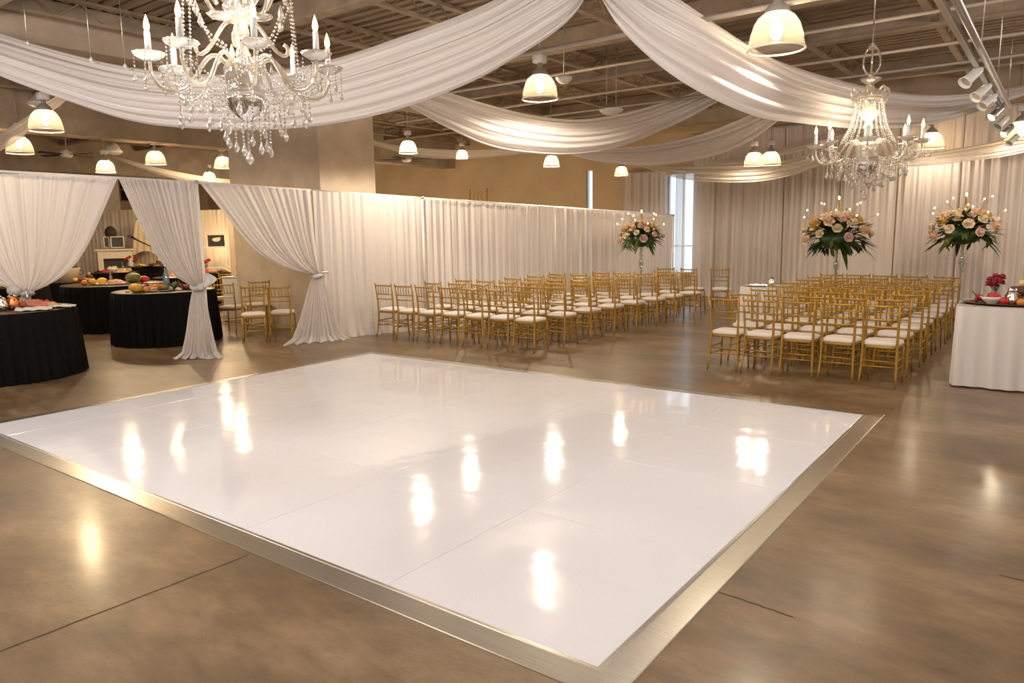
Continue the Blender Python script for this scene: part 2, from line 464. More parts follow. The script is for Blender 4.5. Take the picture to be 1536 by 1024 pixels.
# ------------------------------------------------------------------ drapes
def folds(u, seed):
    r = random.Random(seed)
    ph = [r.uniform(0, 6.28) for _ in range(5)]
    return (math.sin(u * 2 * PI / .135 + ph[0] + .8 * math.sin(u * 2.1 + ph[3])) * .55 + math.sin(u * 2 * PI / .31 + ph[1]) * .35
            + math.sin(u * 2 * PI / .077 + ph[2]) * .25 + .4 * math.sin(u * 2 * PI / .9 + ph[4]))
def straight_drape(name, a, b, za, zb, mat, label, cat, group=None, seed=1, amp=.035, per_m=52, hem=.04, rows=14, side=1):
    a, b = Vector((a[0], a[1], 0)), Vector((b[0], b[1], 0))
    L = (b - a).length; t = (b - a) / L; nrm = Vector((t.y, -t.x, 0)) * side
    n = max(12, int(L * per_m)); g = []
    rr = random.Random(seed)
    for i in range(rows + 1):
        v = i / rows
        row = []
        for j in range(n + 1):
            u = L * j / n; w = j / n
            zt = za + (zb - za) * w
            f = folds(u + seed * 7.3, seed) * amp * (.45 + .75 * v) + amp * .25 * math.sin(u * 23 + v * 3 + seed)
            z = zt * (1 - v) + .004 * v
            out = 0
            if v > .97: out = hem * (1 + .6 * math.sin(u * 31 + seed))
            row.append(a + t * u + nrm * (f + out) + Vector((0, 0, z)))
        g.append(row)
    m = MB(); m.grid(g)
    o = m.build(name, mat); tag(o, label, cat, group); return o

KW = dict(cat='drape')
K0 = floor_at(0, 543); K1 = floor_at(304, 537); K2 = floor_at(470, 511)
PA = Vector((-9.9, 8.6, 0)); PB = Vector((-7.42, 16.3, 0))
# drape line: from K0 (left of frame) to K1, K2 then straight on PA..PB
Km = K0 + (K0 - K1) * .25
pl = [Km, K1, K2, PB]
def on_line(px):
    # ground point of the drape line seen at pixel column px (at about mid height)
    best = None
    for a, b in zip(pl, pl[1:]):
        for i in range(201):
            p = a.lerp(b, i / 200); q = proj((p.x, p.y, 1.4))
            if best is None or abs(q[0] - px) < best[0]: best = (abs(q[0] - px), p)
    return best[1]
def top_y(px): return 254 + .059 * px if px < 304 else (272 + .0723 * (px - 304) if px < 636 else 296 + .0695 * (px - 636))
def top_z(px):
    p = on_line(px); return z_for(p.x, p.y, top_y(px))
PGROUP = 'sheer white panels of the pipe and drape line'
spans = [(473, 556, 'straight white sheer panel directly behind the tied-back panel with the metal hook'),
         (556, 636, 'straight white sheer panel just before the upright pole beside the chairs'),
         (636, 766, 'straight white sheer panel just past the upright pole, behind the front gold chairs'),
         (766, 832, 'narrow white sheer panel between the two middle seams of the drape line'),
         (832, 905, 'white sheer panel behind the middle rows of chairs, before the flower stand'),
         (905, 1008, 'last white sheer panel of the drape line, behind the flower stand')]
for i, (a, b, lab) in enumerate(spans):
    pa, pb = on_line(a), on_line(b)
    straight_drape('sheer_drape', pa, pb, top_z(a) - .02, top_z(b) - .02, SHEER, lab, 'drape', PGROUP, seed=i + 3, per_m=70)
# uprights and crossbars
for i, px in enumerate((304, 472, 636, 832, 1010)):
    p = on_line(px); z = top_z(px); p = p + p.normalized() * (-.10 if i in (0, 2) else .13)
    r = empty('drape_upright', (p.x, p.y, 0), 0, ['slim white pole beside the knotted drape at the buffet opening', 'pole holding the swept drape panel with the hook', 'pale pole between drape panels behind the first gold chairs', 'pole at a seam midway along the drape line', 'end pole of the drape line beside the window'][i], 'pole', 'uprights of the pipe and drape line')
    MB().tube([(0, 0, .012), (0, 0, z)], .022, 10).build('pole', WHITEPAINT, r)
    MB().rbox((0, 0, .006), (.18, .18, .012), .02).build('base_plate', WHITEPAINT, r)
    MB().tube([(0, 0, z - .03), (0, 0, z + .012)], .03, 10).build('cap', STEEL, r)
def crossbar(a, b, lab):
    pa, pb = on_line(a), on_line(b); za, zb = top_z(a), top_z(b); pa = pa + pa.normalized() * .07; pb = pb + pb.normalized() * .07
    o = MB().tube([(pa.x, pa.y, za - .01), (pb.x, pb.y, zb - .01)], .021, 10).build('drape_crossbar', WHITEPAINT)
    tag(o, lab, 'rail', 'crossbars along the top of the drape line')
crossbar(-60, 303, 'white top rail above the two knotted drapes and buffet opening')
crossbar(306, 471, 'white top rail above the wide swept drape with hook')
crossbar(474, 635, 'white top rail over the first straight sheer panels')
crossbar(638, 831, 'white top rail over the middle panels behind the gold chairs')
crossbar(834, 1009, 'white top rail over the last panels near the window')

def tied_drape(name, pxs, tie_px, tie_py, tail, label, knot_side, seed, off=.05, push=0):
    # pxs: top span in pixel columns along the drape line; tail: floor positions (left,right) as pixels
    n = 150; rows = 26; r = random.Random(seed)
    tops = []
    for j in range(n + 1):
        px = pxs[0] + (pxs[1] - pxs[0]) * j / n
        p = on_line_fast(px); tops.append((p, None))
    zt0, zt1 = top_z(max(pxs[0], -60)), top_z(pxs[1])
    tp = on_line_fast(tie_px); nrm = Vector((tp.y - 0, -tp.x, 0)).normalized()
    view = Vector((-tp.x, -tp.y, 0)).normalized()      # towards the camera side
    tie = Vector((tp.x, tp.y, z_for(tp.x, tp.y, tie_py))) + view * off
    side = Vector((tops[-1][0] - tops[0][0]).to_tuple()); side.z = 0; side.normalize()
    g = []
    for i in range(rows + 1):
        t = i / rows; row = []
        for j in range(n + 1):
            w = j / n; p = tops[j][0]; ztop = zt0 + (zt1 - zt0) * w - .015
            f = folds(w * 2.2 + seed, seed)
            gt = .62 * t + .38 * t ** 6
            tx = tie + side * ((w - .5) * .12)
            q = Vector((p.x, p.y, 0)).lerp(Vector((tx.x, tx.y, 0)), gt)
            dist = (Vector((p.x, p.y, 0)) - Vector((tx.x, tx.y, 0))).length
            sag = .05 * dist * (t ** 3) * (1 - t) * 4
            z = ztop + (tie.z - ztop) * t - sag
            row.append(Vector((q.x, q.y, z)) + view * (f * .028 * (1 + .8 * t) * (1 - .35 * t ** 4) + off * .4 * (1 - t)))
        g.append(row)
    m = MB(); m.grid(g)
    root = empty(name, (tie.x, tie.y, 0), 0, label, 'drape', 'tied-back sheer drapes at the buffet opening')
    m.v = [(a - tie.x, b - tie.y, c) for a, b, c in m.v]
    m.build('upper_drape', SHEER, root)
    ta, tb = floor_at(*tail[0]), floor_at(*tail[1])
    g = []
    for i in range(19):
        t = i / 18; row = []
        for j in range(n + 1):
            w = j / n; f = folds(w * 1.6 + seed * 3, seed + 5)
            top = tie + side * ((w - .5) * .12)
            bot = ta.lerp(tb, w)
            e = t ** (.75 if t < .9 else .6)
            q = Vector((top.x, top.y, 0)).lerp(bot, .72 * t ** .7 + .28 * t ** 5)
            z = tie.z * (1 - t) + .008 * t
            if t > .88: q += (view * (1 + .7 * math.sin(w * 37)) + side * (w - .5) * 1.6) * .10 * ((t - .88) / .12) ** 1.5; z = .008 + max(0, z - .008) * .75
            row.append(Vector((q.x - tie.x, q.y - tie.y, z)) + view * f * .03 * (.5 + t))
        g.append(row)
    m = MB(); m.grid(g); m.build('tail', SHEER, root)
    # knot band and loop
    m = MB(); band = []
    for k in range(9):
        a = 2 * PI * k / 8
        band.append(side * (.085 * math.cos(a)) + view * (.07 * math.sin(a)) + Vector((0, 0, tie.z - .01 + .015 * math.sin(2 * a))))
    m.tube(band, .034, 8); m.build('knot', SHEER, root)
    return root, tie, side, view
_cache = {}
def on_line_fast(px):
    px = round(px)
    if px not in _cache:
        if px < -60:
            p, q = on_line_fast(-60), on_line_fast(-30); _cache[px] = p + (p - q) * ((-60 - px) / 30)
        else: _cache[px] = on_line(px)
    return _cache[px]
r1, t1, s1, v1 = tied_drape('tied_drape', (-150, 188), 35, 438, ((10, 540), (56, 540)), 'wide white sheer drape gathered and tied above the nearest black buffet table', 1, 11)
# loop of fabric at the tie and metal clip
m = MB(); m.ball(-s1 * .17 + v1 * .06 + Vector((0, 0, t1.z + .03)), (.12, .09, .085), 12, 8); m.build('bow', SHEER, r1)
MB().tube([s1 * .0 + v1 * .11 + Vector((0, 0, t1.z + .06)), s1 * .01 + v1 * .12 + Vector((0, 0, t1.z - .17))], .018, 8).build('tie_clip', STEEL, r1)
r2, t2, s2, v2 = tied_drape('tied_drape', (190, 302), 294, 430, ((268, 537), (330, 536)), 'narrow white sheer drape knotted beside the upright, puddling on the concrete', 1, 23)
m = MB(); g = []
for i in range(15):
    t = i / 14; w_ = .035 + .055 * math.sin(PI * min(1, t * 1.1)) ** 1.0
    base = s2 * (.03 + .15 * math.sin(t * PI * .8)) + v2 * (.10 - .06 * t) + Vector((0, 0, t2.z - .02 + .27 * t - .05 * t * t))
    g.append([base + s2 * (w_ * (k / 6 - .5) * 2) + v2 * (.03 * math.sin(k * 1.9 + t * 4)) for k in range(7)])
m.grid(g); m.ball(s2 * .03 + v2 * .08 + Vector((0, 0, t2.z)), (.065, .05, .055), 12, 8); m.build('bow', SHEER, r2)
r3, t3, s3, v3 = tied_drape('tied_drape', (309, 472), 474, 412, ((431, 516), (520, 509)), 'white sheer drape swept sideways and held by a metal hook, puddling on floor', 1, 37, off=.16)
MB().tube([s3 * .03 + v3 * .05 + Vector((0, 0, t3.z + .02)), s3 * .14 + v3 * .04 + Vector((0, 0, t3.z + .05)), s3 * .21 + v3 * .03 + Vector((0, 0, t3.z + .045)), s3 * .23 + v3 * .06 + Vector((0, 0, t3.z + .02))], .014, 8).build('tie_hook', STEEL, r3)

# back curtains along the far wall
YB = Y1 - .22
bx = [on_y(p, 300, YB).x for p in (935, 1002, 1040, 1076, 1175, 1260, 1345, 1440)] + [0.6, 2.2]
BG = 'floor-length pale curtains along the back wall'
straight_drape('back_curtain', (bx[0], YB), (bx[1], YB), 3.30, 3.30, BACKDRAPE, 'shorter pale curtain beside the tall window, behind the low end of drape line', 'curtain', BG, 41, .045, 46)
zc = 4.14
labs = ['pale curtain just past the bright window', 'pale curtain behind the small round white table', 'pale curtain behind the middle flower stand, window side half',
        'flat pale curtain behind the middle flower stand, far half', 'pale curtain between the two flower stands of the white-table block', 'pale curtain behind the flower stand nearest the white-clothed table', 'pale curtain at the picture edge beyond the white-clothed table']
ii = 0
for a, b in zip(bx[2:], bx[3:]):
    lab = labs[min(ii, 6)]
    amp = .02 if ii == 3 else .055
    straight_drape('back_curtain', (a, YB), (b - .015, YB), zc, zc, BACKDRAPE, lab, 'curtain', BG, 50 + ii, amp, 46); ii += 1
# wisp of sheer in the window gap
wm = (bx[1] + bx[2]) / 2
straight_drape('window_sheer', (wm - .16, YB + .05), (wm + .12, YB + .05), 3.3, 3.3, SHEER_THIN, 'narrow see-through sheer strip hanging in front of the bright window', 'curtain', None, 77, .04, 60)
o = MB().tube([(bx[0] - .05, YB, 3.31), (bx[2], YB, 3.31)], .025, 8).build('curtain_rail', GREYMETAL); tag(o, 'grey rail holding the shorter curtain beside the window', 'rail')
o = MB().tube([(bx[2] - .05, YB, zc + .02), (2.3, YB, zc + .02)], .03, 8).build('curtain_rail', GREYMETAL); tag(o, 'long grey rail high on the back wall over the pale curtains', 'rail')
# side-room backdrop: a lower pipe and drape line
SBX = [at(px, 330, 23.4) for px in (-60, 50, 150, 205, 260, 347)]
ROOMDRAPE = sheer('cream_room_drape', (.72, .58, .42), .2, .02)
sl = ['cream drape at the rear of the buffet room, behind the tied wide drape', 'cream drape at the rear of the buffet room beside the black boxes', 'cream drape behind the mantel in the buffet room',
      'cream drape behind the hanging white cloth in the buffet room', 'cream drape behind the dark screen in the buffet room']
for i in range(5):
    a, b = SBX[i], SBX[i + 1]
    straight_drape('rear_drape', a, b, z_for(a.x, a.y, 316), z_for(b.x, b.y, 314), ROOMDRAPE, sl[i], 'drape', 'cream drapes along the rear of the buffet room', 90 + i, .04, 40)
# short curtain beside the column seen through the opening
pa, pb = at(347, 430, 18.2), at(367, 430, 17.9)
straight_drape('rear_drape', pa, pb, 2.6, 2.55, ROOMDRAPE, 'narrow cream drape hanging beside the concrete column', 'drape', None, 99, .03, 60)

# ------------------------------------------------------------------ ceiling swags
def swag(label, st, mat=SWAG, nf=7, amp=.055, seed=1, tilt=.25, group='white fabric swags under the ceiling'):
    # st: stations (px, y_top, y_bottom, depth) -> real band of cloth hanging in space
    r = random.Random(seed)
    top = spline([at(p, a, d + tilt / 2) for p, a, b, d in st], 8); bot = spline([at(p, b, d - tilt / 2) for p, a, b, d in st], 8)
    ph = [r.uniform(0, 6.28) for _ in range(6)]
    nv = 56; g = []; n = len(top)
    for i in range(n):
        a, b = top[i], bot[i]
        d = (top[min(i + 1, n - 1)] - top[max(i - 1, 0)]); d.z = 0; d.normalize()
        nr = Vector((d.y, -d.x, 0))
        if nr.dot(Vector((-a.x, -a.y, 0))) < 0: nr = -nr
        w = (a - b).length; row = []
        s = i / (n - 1)
        for k in range(nv + 1):
            v = k / nv
            f = (math.sin(2 * PI * nf * v + ph[0] + 1.6 * math.sin(2.2 * s + ph[3]) + .8 * math.sin(v * 9 + ph[4])) * .6
                 + .4 * math.sin(2 * PI * nf * .47 * v + ph[1] - 2.2 * s) + .25 * math.sin(2 * PI * nf * 2.1 * v + ph[2] + 3 * s))
            q = b.lerp(a, v) + nr * (f * amp * min(1.2, w / .45) + .32 * w * math.sin(PI * v))
            row.append(q)
        g.append(row)
    m = MB(); m.grid(g)
    o = m.build('hanging_swag', mat); tag(o, label, 'fabric swag', group); return o
S1 = [(-170, -10, 30, 9.0), (-80, 24, 76, 8.7), (0, 50, 114, 8.5), (100, 80, 151, 8.4), (200, 102, 182, 8.3), (300, 112, 193, 8.2), (400, 110, 194, 8.1), (500, 90, 185, 8.0), (600, 57, 163, 7.9),
      (700, 20, 126, 7.8), (767, -12, 90, 7.75), (833, -50, 48, 7.7), (870, -70, 10, 7.7), (893, -84, -40, 7.7)]
swag('largest white swag, sagging behind the big chandelier up to the top edge', S1, seed=3, nf=8)
S2 = [(893, -84, -40, 7.4), (905, -70, 2, 7.35), (943, -50, 57, 7.3), (1024, 3, 124, 7.3), (1124, 70, 172, 7.6), (1190, 101, 184, 8.3), (1290, 129, 193, 9.3), (1374, 142, 190, 9.8), (1457, 140, 170, 10.3), (1536, 128, 143, 10.8), (1600, 108, 120, 11.2), (1690, 62, 70, 11.8)]
swag('wide white swag passing behind the smaller chandelier and round dome lamp', S2, seed=8, nf=7)
S3 = [(570, 112, 135, 11.0), (617, 124, 162, 11.1), (667, 137, 190, 11.2), (733, 157, 219, 11.4), (800, 173, 230, 11.6), (867, 179, 231, 11.8), (933, 170, 219, 12.0), (1012, 148, 187, 12.3), (1080, 122, 151, 12.5), (1150, 88, 108, 12.7)]
swag('white swag hanging below the middle dome lamp', S3, seed=15, nf=6)
S4 = [(800, 205, 212, 14.5), (850, 220, 230, 14.5), (890, 223, 241, 14.4), (937, 221, 247, 14.3), (984, 216, 248, 14.2), (1031, 207, 242, 14.1), (1078, 192, 232, 14.0), (1125, 172, 211, 14.0), (1171, 148, 178, 14.0), (1215, 122, 142, 14.0)]
swag('beige-white swag behind the dome-lamp swag, running up behind the wide one', S4, seed=22, nf=5)
S5 = [(930, 236, 240, 15.8), (965, 246, 251, 15.75), (1007, 249, 265, 15.7), (1054, 249, 272, 15.65), (1125, 247, 273, 15.6), (1178, 240, 265, 15.55), (1224, 226, 250, 15.5), (1262, 210, 226, 15.5)]
swag('thin translucent swag crossing above the bright window', S5, SHEER_THIN, seed=29, nf=4)
S6 = [(1262, 208, 222, 14.8), (1310, 226, 244, 14.6), (1350, 232, 250, 14.5), (1390, 229, 249, 14.4), (1450, 220, 242, 14.2), (1536, 203, 228, 14.0), (1620, 172, 194, 13.7), (1750, 92, 100, 13.2)]
swag('thin translucent swag behind the smaller chandelier, running off the picture edge', S6, SHEER_THIN, seed=33, nf=4)
S7 = [(-90, 246, 270, 12.6), (0, 200, 226, 12.4), (30, 182, 208, 12.3), (62, 160, 180, 12.3), (100, 138, 150, 12.2)]
swag('short steep sheer swag behind the dome lamp over the buffet', S7, SHEER_THIN, seed=38, nf=4, amp=.03)
S8 = [(168, 232, 237, 18.5), (215, 246, 254, 18.4), (262, 257, 268, 18.3), (315, 266, 278, 18.2), (360, 270, 281, 18.1)]
swag('narrow beige swag low over the buffet room near the column', S8, SHEER_THIN, seed=43, nf=3, amp=.03)
S9 = [(555, 208, 216, 16.8), (583, 216, 224, 17), (633, 222, 236, 17.2), (700, 225, 238, 17.4), (783, 221, 231, 17.6), (850, 212, 222, 17.8)]
swag('narrow beige swag over the brown wall beyond the column', S9, SHEER_THIN, seed=49, nf=3, amp=.03)
S10 = [(1060, 240, 246, 16.3), (1110, 238, 246, 16.2), (1170, 222, 234, 16.1), (1236, 202, 218, 16.0), (1300, 186, 196, 15.9)]
swag('faint beige swag beside the double dome lamp by the back curtain', S10, SHEER_THIN, seed=53, nf=3, amp=.03)
# thin suspension wires that carry the largest swag
for i, (px, py, dd) in enumerate([(42, 68, 8.45), (137, 92, 8.35), (188, 102, 8.3)]):
    p = at(px, py, dd + .1); r = empty('swag_wire', p, 0, ['first thin wire carrying the largest swag, near the picture edge', 'middle thin wire carrying the largest swag', 'thin wire carrying the largest swag, close to the big chandelier'][i], 'wire', 'wires carrying the largest swag')
    MB().tube([(0, 0, 0), (0, 0, ZC - .02 - p.z)], .005, 6).build('wire', STEEL, r)
    MB().lathe([(.004, .05), (.02, .03), (.026, 0), (.0, -.005)], 8).build('clip', WHITEPAINT, r); MB().rbox((0, 0, -.02), (.14, .05, .02), .008).build('clamp', WHITEPAINT, r)

# ------------------------------------------------------------------ conduits and track
def bar(name, label, a, b, r, mat, cat, group=None):
    return tag(MB().tube([a, b], r, 8).build(name, mat), label, cat, group)
L1 = at(1165, 42, 6.9)
cz = on_y(1165, 8, L1.y).z
bar('conduit', 'pale conduit from which the largest dome lamp hangs', (-6.6, L1.y, cz), (3, L1.y, cz), .028, CONDUIT, 'conduit')
for i, (px, py, d) in enumerate([(1363, 74, 9.0), (930, 96, 10.3), (1300, 112, 10.5)]):
    p = at(px, py, d)
    bar('conduit', ['pale conduit under the deck, crossing above the smaller chandelier', 'pale conduit under the deck beside the middle dome lamp', 'pale conduit under the deck just above the wide swag', 'pale conduit crossing the ceiling above the largest swag'][i], (max(-10.6, p.x - 9), p.y, p.z), (4.8, p.y, p.z), .022, CONDUIT, 'conduit')
TX, TZ = -.75, 3.36
tr = empty('track_light', (TX, 9.5, TZ), 0, 'long steel lighting track with spot heads running along the ceiling', 'track light')
MB().tube([(0, -6, 0), (0, 3.0, 0)], .032, 10).build('pipe', STEEL, tr)
MB().box((-.085, -1.5, -.02), (.045, 9.0, .045)).build('rail', STEEL, tr, smooth=False)
for yy in (-5, -3, -1.2, .8, 2.6):
    MB().tube([(0, yy, 0), (0, yy, ZC - TZ - .02)], .006, 6).build('hanger', STEEL, tr)
spots = [(1463, 92, 0), (1478, 108, 1), (1487, 124, 1), (1499, 138, 2), (1508, 150, 1), (1516, 161, 2), (1525, 170, 0)]
for i, (px, py, kk) in enumerate(spots):
    p = on_x(px, py, TX - .1)
    q = Vector((p.x - TX - .02, p.y - 9.5, -.12))
    rot = Matrix.Rotation(-.75, 3, 'X') @ Matrix.Rotation(.5, 3, 'Y')
    m = MB(); pr = [(0, .13), (.036, .125), (.048, .10), (.05, -.05), (.068, -.11), (.062, -.11), (.044, -.04), (0, -.04)]
    m.lathe(pr, 16); m.v = [tuple(rot @ Vector(v) + q) for v in m.v]
    h = m.build('spot_head', WHITEPAINT if kk < 2 else STEEL, tr)
    m = MB(); m.tube([q + Vector((0, 0, .05)), Vector((-.085, q.y, -.04))], .014, 6); m.build('bracket', STEEL, h)
    m = MB(); m.lathe([(0, -.08), (.056, -.08)], 14); m.v = [tuple(rot @ Vector(v) + q) for v in m.v]; m.build('lens', SPOTFACE if kk == 2 else GREYMETAL, h)

# ------------------------------------------------------------------ pendants
LP = []
def make_pendant(label):
    r = empty('dome_pendant', (0, 0, 0), 0, label, 'pendant lamp', 'warm dome pendant lamps')
    # origin at bulb centre; shade rim at -.17
    m = MB(); m.lathe([(.262, -.175), (.262, -.165), (.255, -.15), (.250, -.10), (.236, -.03), (.205, .06), (.165, .12), (.118, .155), (.095, .165)], 40)
    m.build('shade', SHADE, r)
    m = MB(); m.lathe([(.25, -.178), (.268, -.178), (.27, -.166), (.258, -.16), (.25, -.166), (.25, -.178)], 40); m.build('rim', SHADEGLASS, r)
    m = MB(); m.lathe([(.118, .15), (.112, .19), (.085, .225), (.05, .25), (.035, .27), (.035, .32), (0, .32)], 24); m.build('cap', GREYMETAL, r)
    m = MB(); m.ball((0, 0, .0), (.058, .058, .085), 12, 8); m.build('bulb', LAMPBULB, r)
    m = MB(); m.lathe([(.02, .15), (.03, .13), (.03, .075), (.02, .07)], 12); m.build('socket', CANDLE, r)
    m = MB(); m.rbox((0, 0, .38), (.17, .15, .12), .02); m.build('ballast_housing', WHITEPAINT, r)
    return r
SHADEGLASS = pbr('pale_shade_rim', (.95, .86, .72), .3)
pend = [((1165, 46), (6.90, 0.95), 'biggest dome pendant lamp, hanging before the wide swag near the top edge'),
        ((810, 130), (10.40, 0.99), 'dome pendant lamp in the centre, above the swag below it'),
        ((68, 180), (11.60, 0.96), 'largest of the dome pendants over the buffet, beside the steep short swag'),
        ((29, 217), (14.00, 0.92), 'dome pendant at the picture edge just below the steep swag'),
        ((158, 249), (15.60, 0.75), 'dome pendant peeking just above the wide tied drape'),
        ((233, 236), (16.50, 0.85), 'dome pendant above the narrow knotted drape'),
        ((297, 200), (18.00, 0.81), 'dome pendant seen just under the crystals of the big chandelier'),
        ((334, 243), (19.50, 0.87), 'dome pendant half hidden by the concrete column edge'),
        ((314, 264), (21.00, 0.72), 'lowest dome pendant, half behind the drape rail near the upright'),
        ((612, 220), (12.20, 0.59), 'dome pendant just past the column, over the first straight panels'),
        ((693, 231), (14.60, 0.48), 'small far dome pendant in front of the narrow beige swag'),
        ((827, 241), (14.90, 0.64), 'small dome pendant directly under the swag bottom'),
        ((932, 256), (16.60, 0.60), 'small dome pendant above the first flower stand'),
        ((1131, 238), (15.00, 0.78), 'brighter half of the double dome lamp by the back curtain'),
        ((1156, 237), (14.50, 0.77), 'dimmer half of the double dome lamp by the back curtain'),
        ((1397, 210), (15.30, 0.95), 'dome pendant right behind the smaller chandelier'),
        ((1533, 196), (13.60, 1.08), 'dome pendant cut by the picture edge below the track light')]
p0 = make_pendant(pend[0][2]); snap = snapshot(p0)
allp = []
for i, (px, (d, ps), lab) in enumerate(pend):
    loc = at(*px, d)
    if d > 19 and loc.y > YB - .5: loc = at(*px, d * (YB - .5) / loc.y)
    if i == 0: p0.location = loc; r = p0
    else: r = dup(p0, snap, loc, 0, lab, None, ps)
    top = cz if i == 0 else ZC - .03
    MB().tube([(0, 0, .43), (0, 0, (top - loc.z) / r.scale.x)], .010, 8).build('rod', GREYMETAL, r)
    allp.append((loc, ps))
# hanging dishes and ceiling fans
for i, (px, py, d, lab) in enumerate([(917, 166, 12.3, 'white oval dish hung on two rods above the dome-lamp swag'), (846, 118, 10.2, 'small white oval dish beside the middle dome lamp'), (170, 228, 17, 'small white cone dish above the narrow beige swag in the buffet room'), (66, 157, 13.0, 'white cone above the largest buffet pendant')]):
    p = at(px, py, d); r = empty('hanging_dish', p, 0, lab, 'ceiling dish', 'white dishes hung under the ceiling')
    w = (.21, .12, .2, .27)[i]
    MB().lathe([(0, -.075), (w * .5, -.06), (w * .85, -.02), (w, .01), (w * .9, .03), (w * .4, .045 if i < 2 else .2), (0, .05 if i < 2 else .22)], 24).build('dish', WHITEPAINT, r)
    for s in ((-1, 1) if i == 0 else (0,)):
        MB().tube([(s * .09, 0, .04 if i < 2 else .2), (s * .09, 0, ZC - .03 - p.z)], .009, 6).build('rod', GREYMETAL, r)
for i, (px, py, d, lab) in enumerate([(610, 239, 18.3, 'dark-bladed ceiling fan just past the column'), (100, 232, 16.5, 'ceiling fan over the buffet room')]):
    p = at(px, py, d); r = empty('ceiling_fan', p, 0, lab, 'ceiling fan')
    MB().lathe([(0, -.07), (.09, -.06), (.13, -.01), (.12, .05), (.05, .09), (.03, .12)], 20).build('motor', WHITEPAINT, r)
    MB().tube([(0, 0, .1), (0, 0, ZC - .03 - p.z)], .013, 8).build('rod', GREYMETAL, r)
    for j in range(4):
        a = j * PI / 2 + .35
        m = MB(); m.rbox((.42, 0, 0), (.58, .13, .012), .03); rt = Matrix.Rotation(a, 3, 'Z') @ Matrix.Rotation(.15, 3, 'X')
        m.v = [tuple(rt @ Vector(v)) for v in m.v]; m.build('blade', DARKMETAL, r)

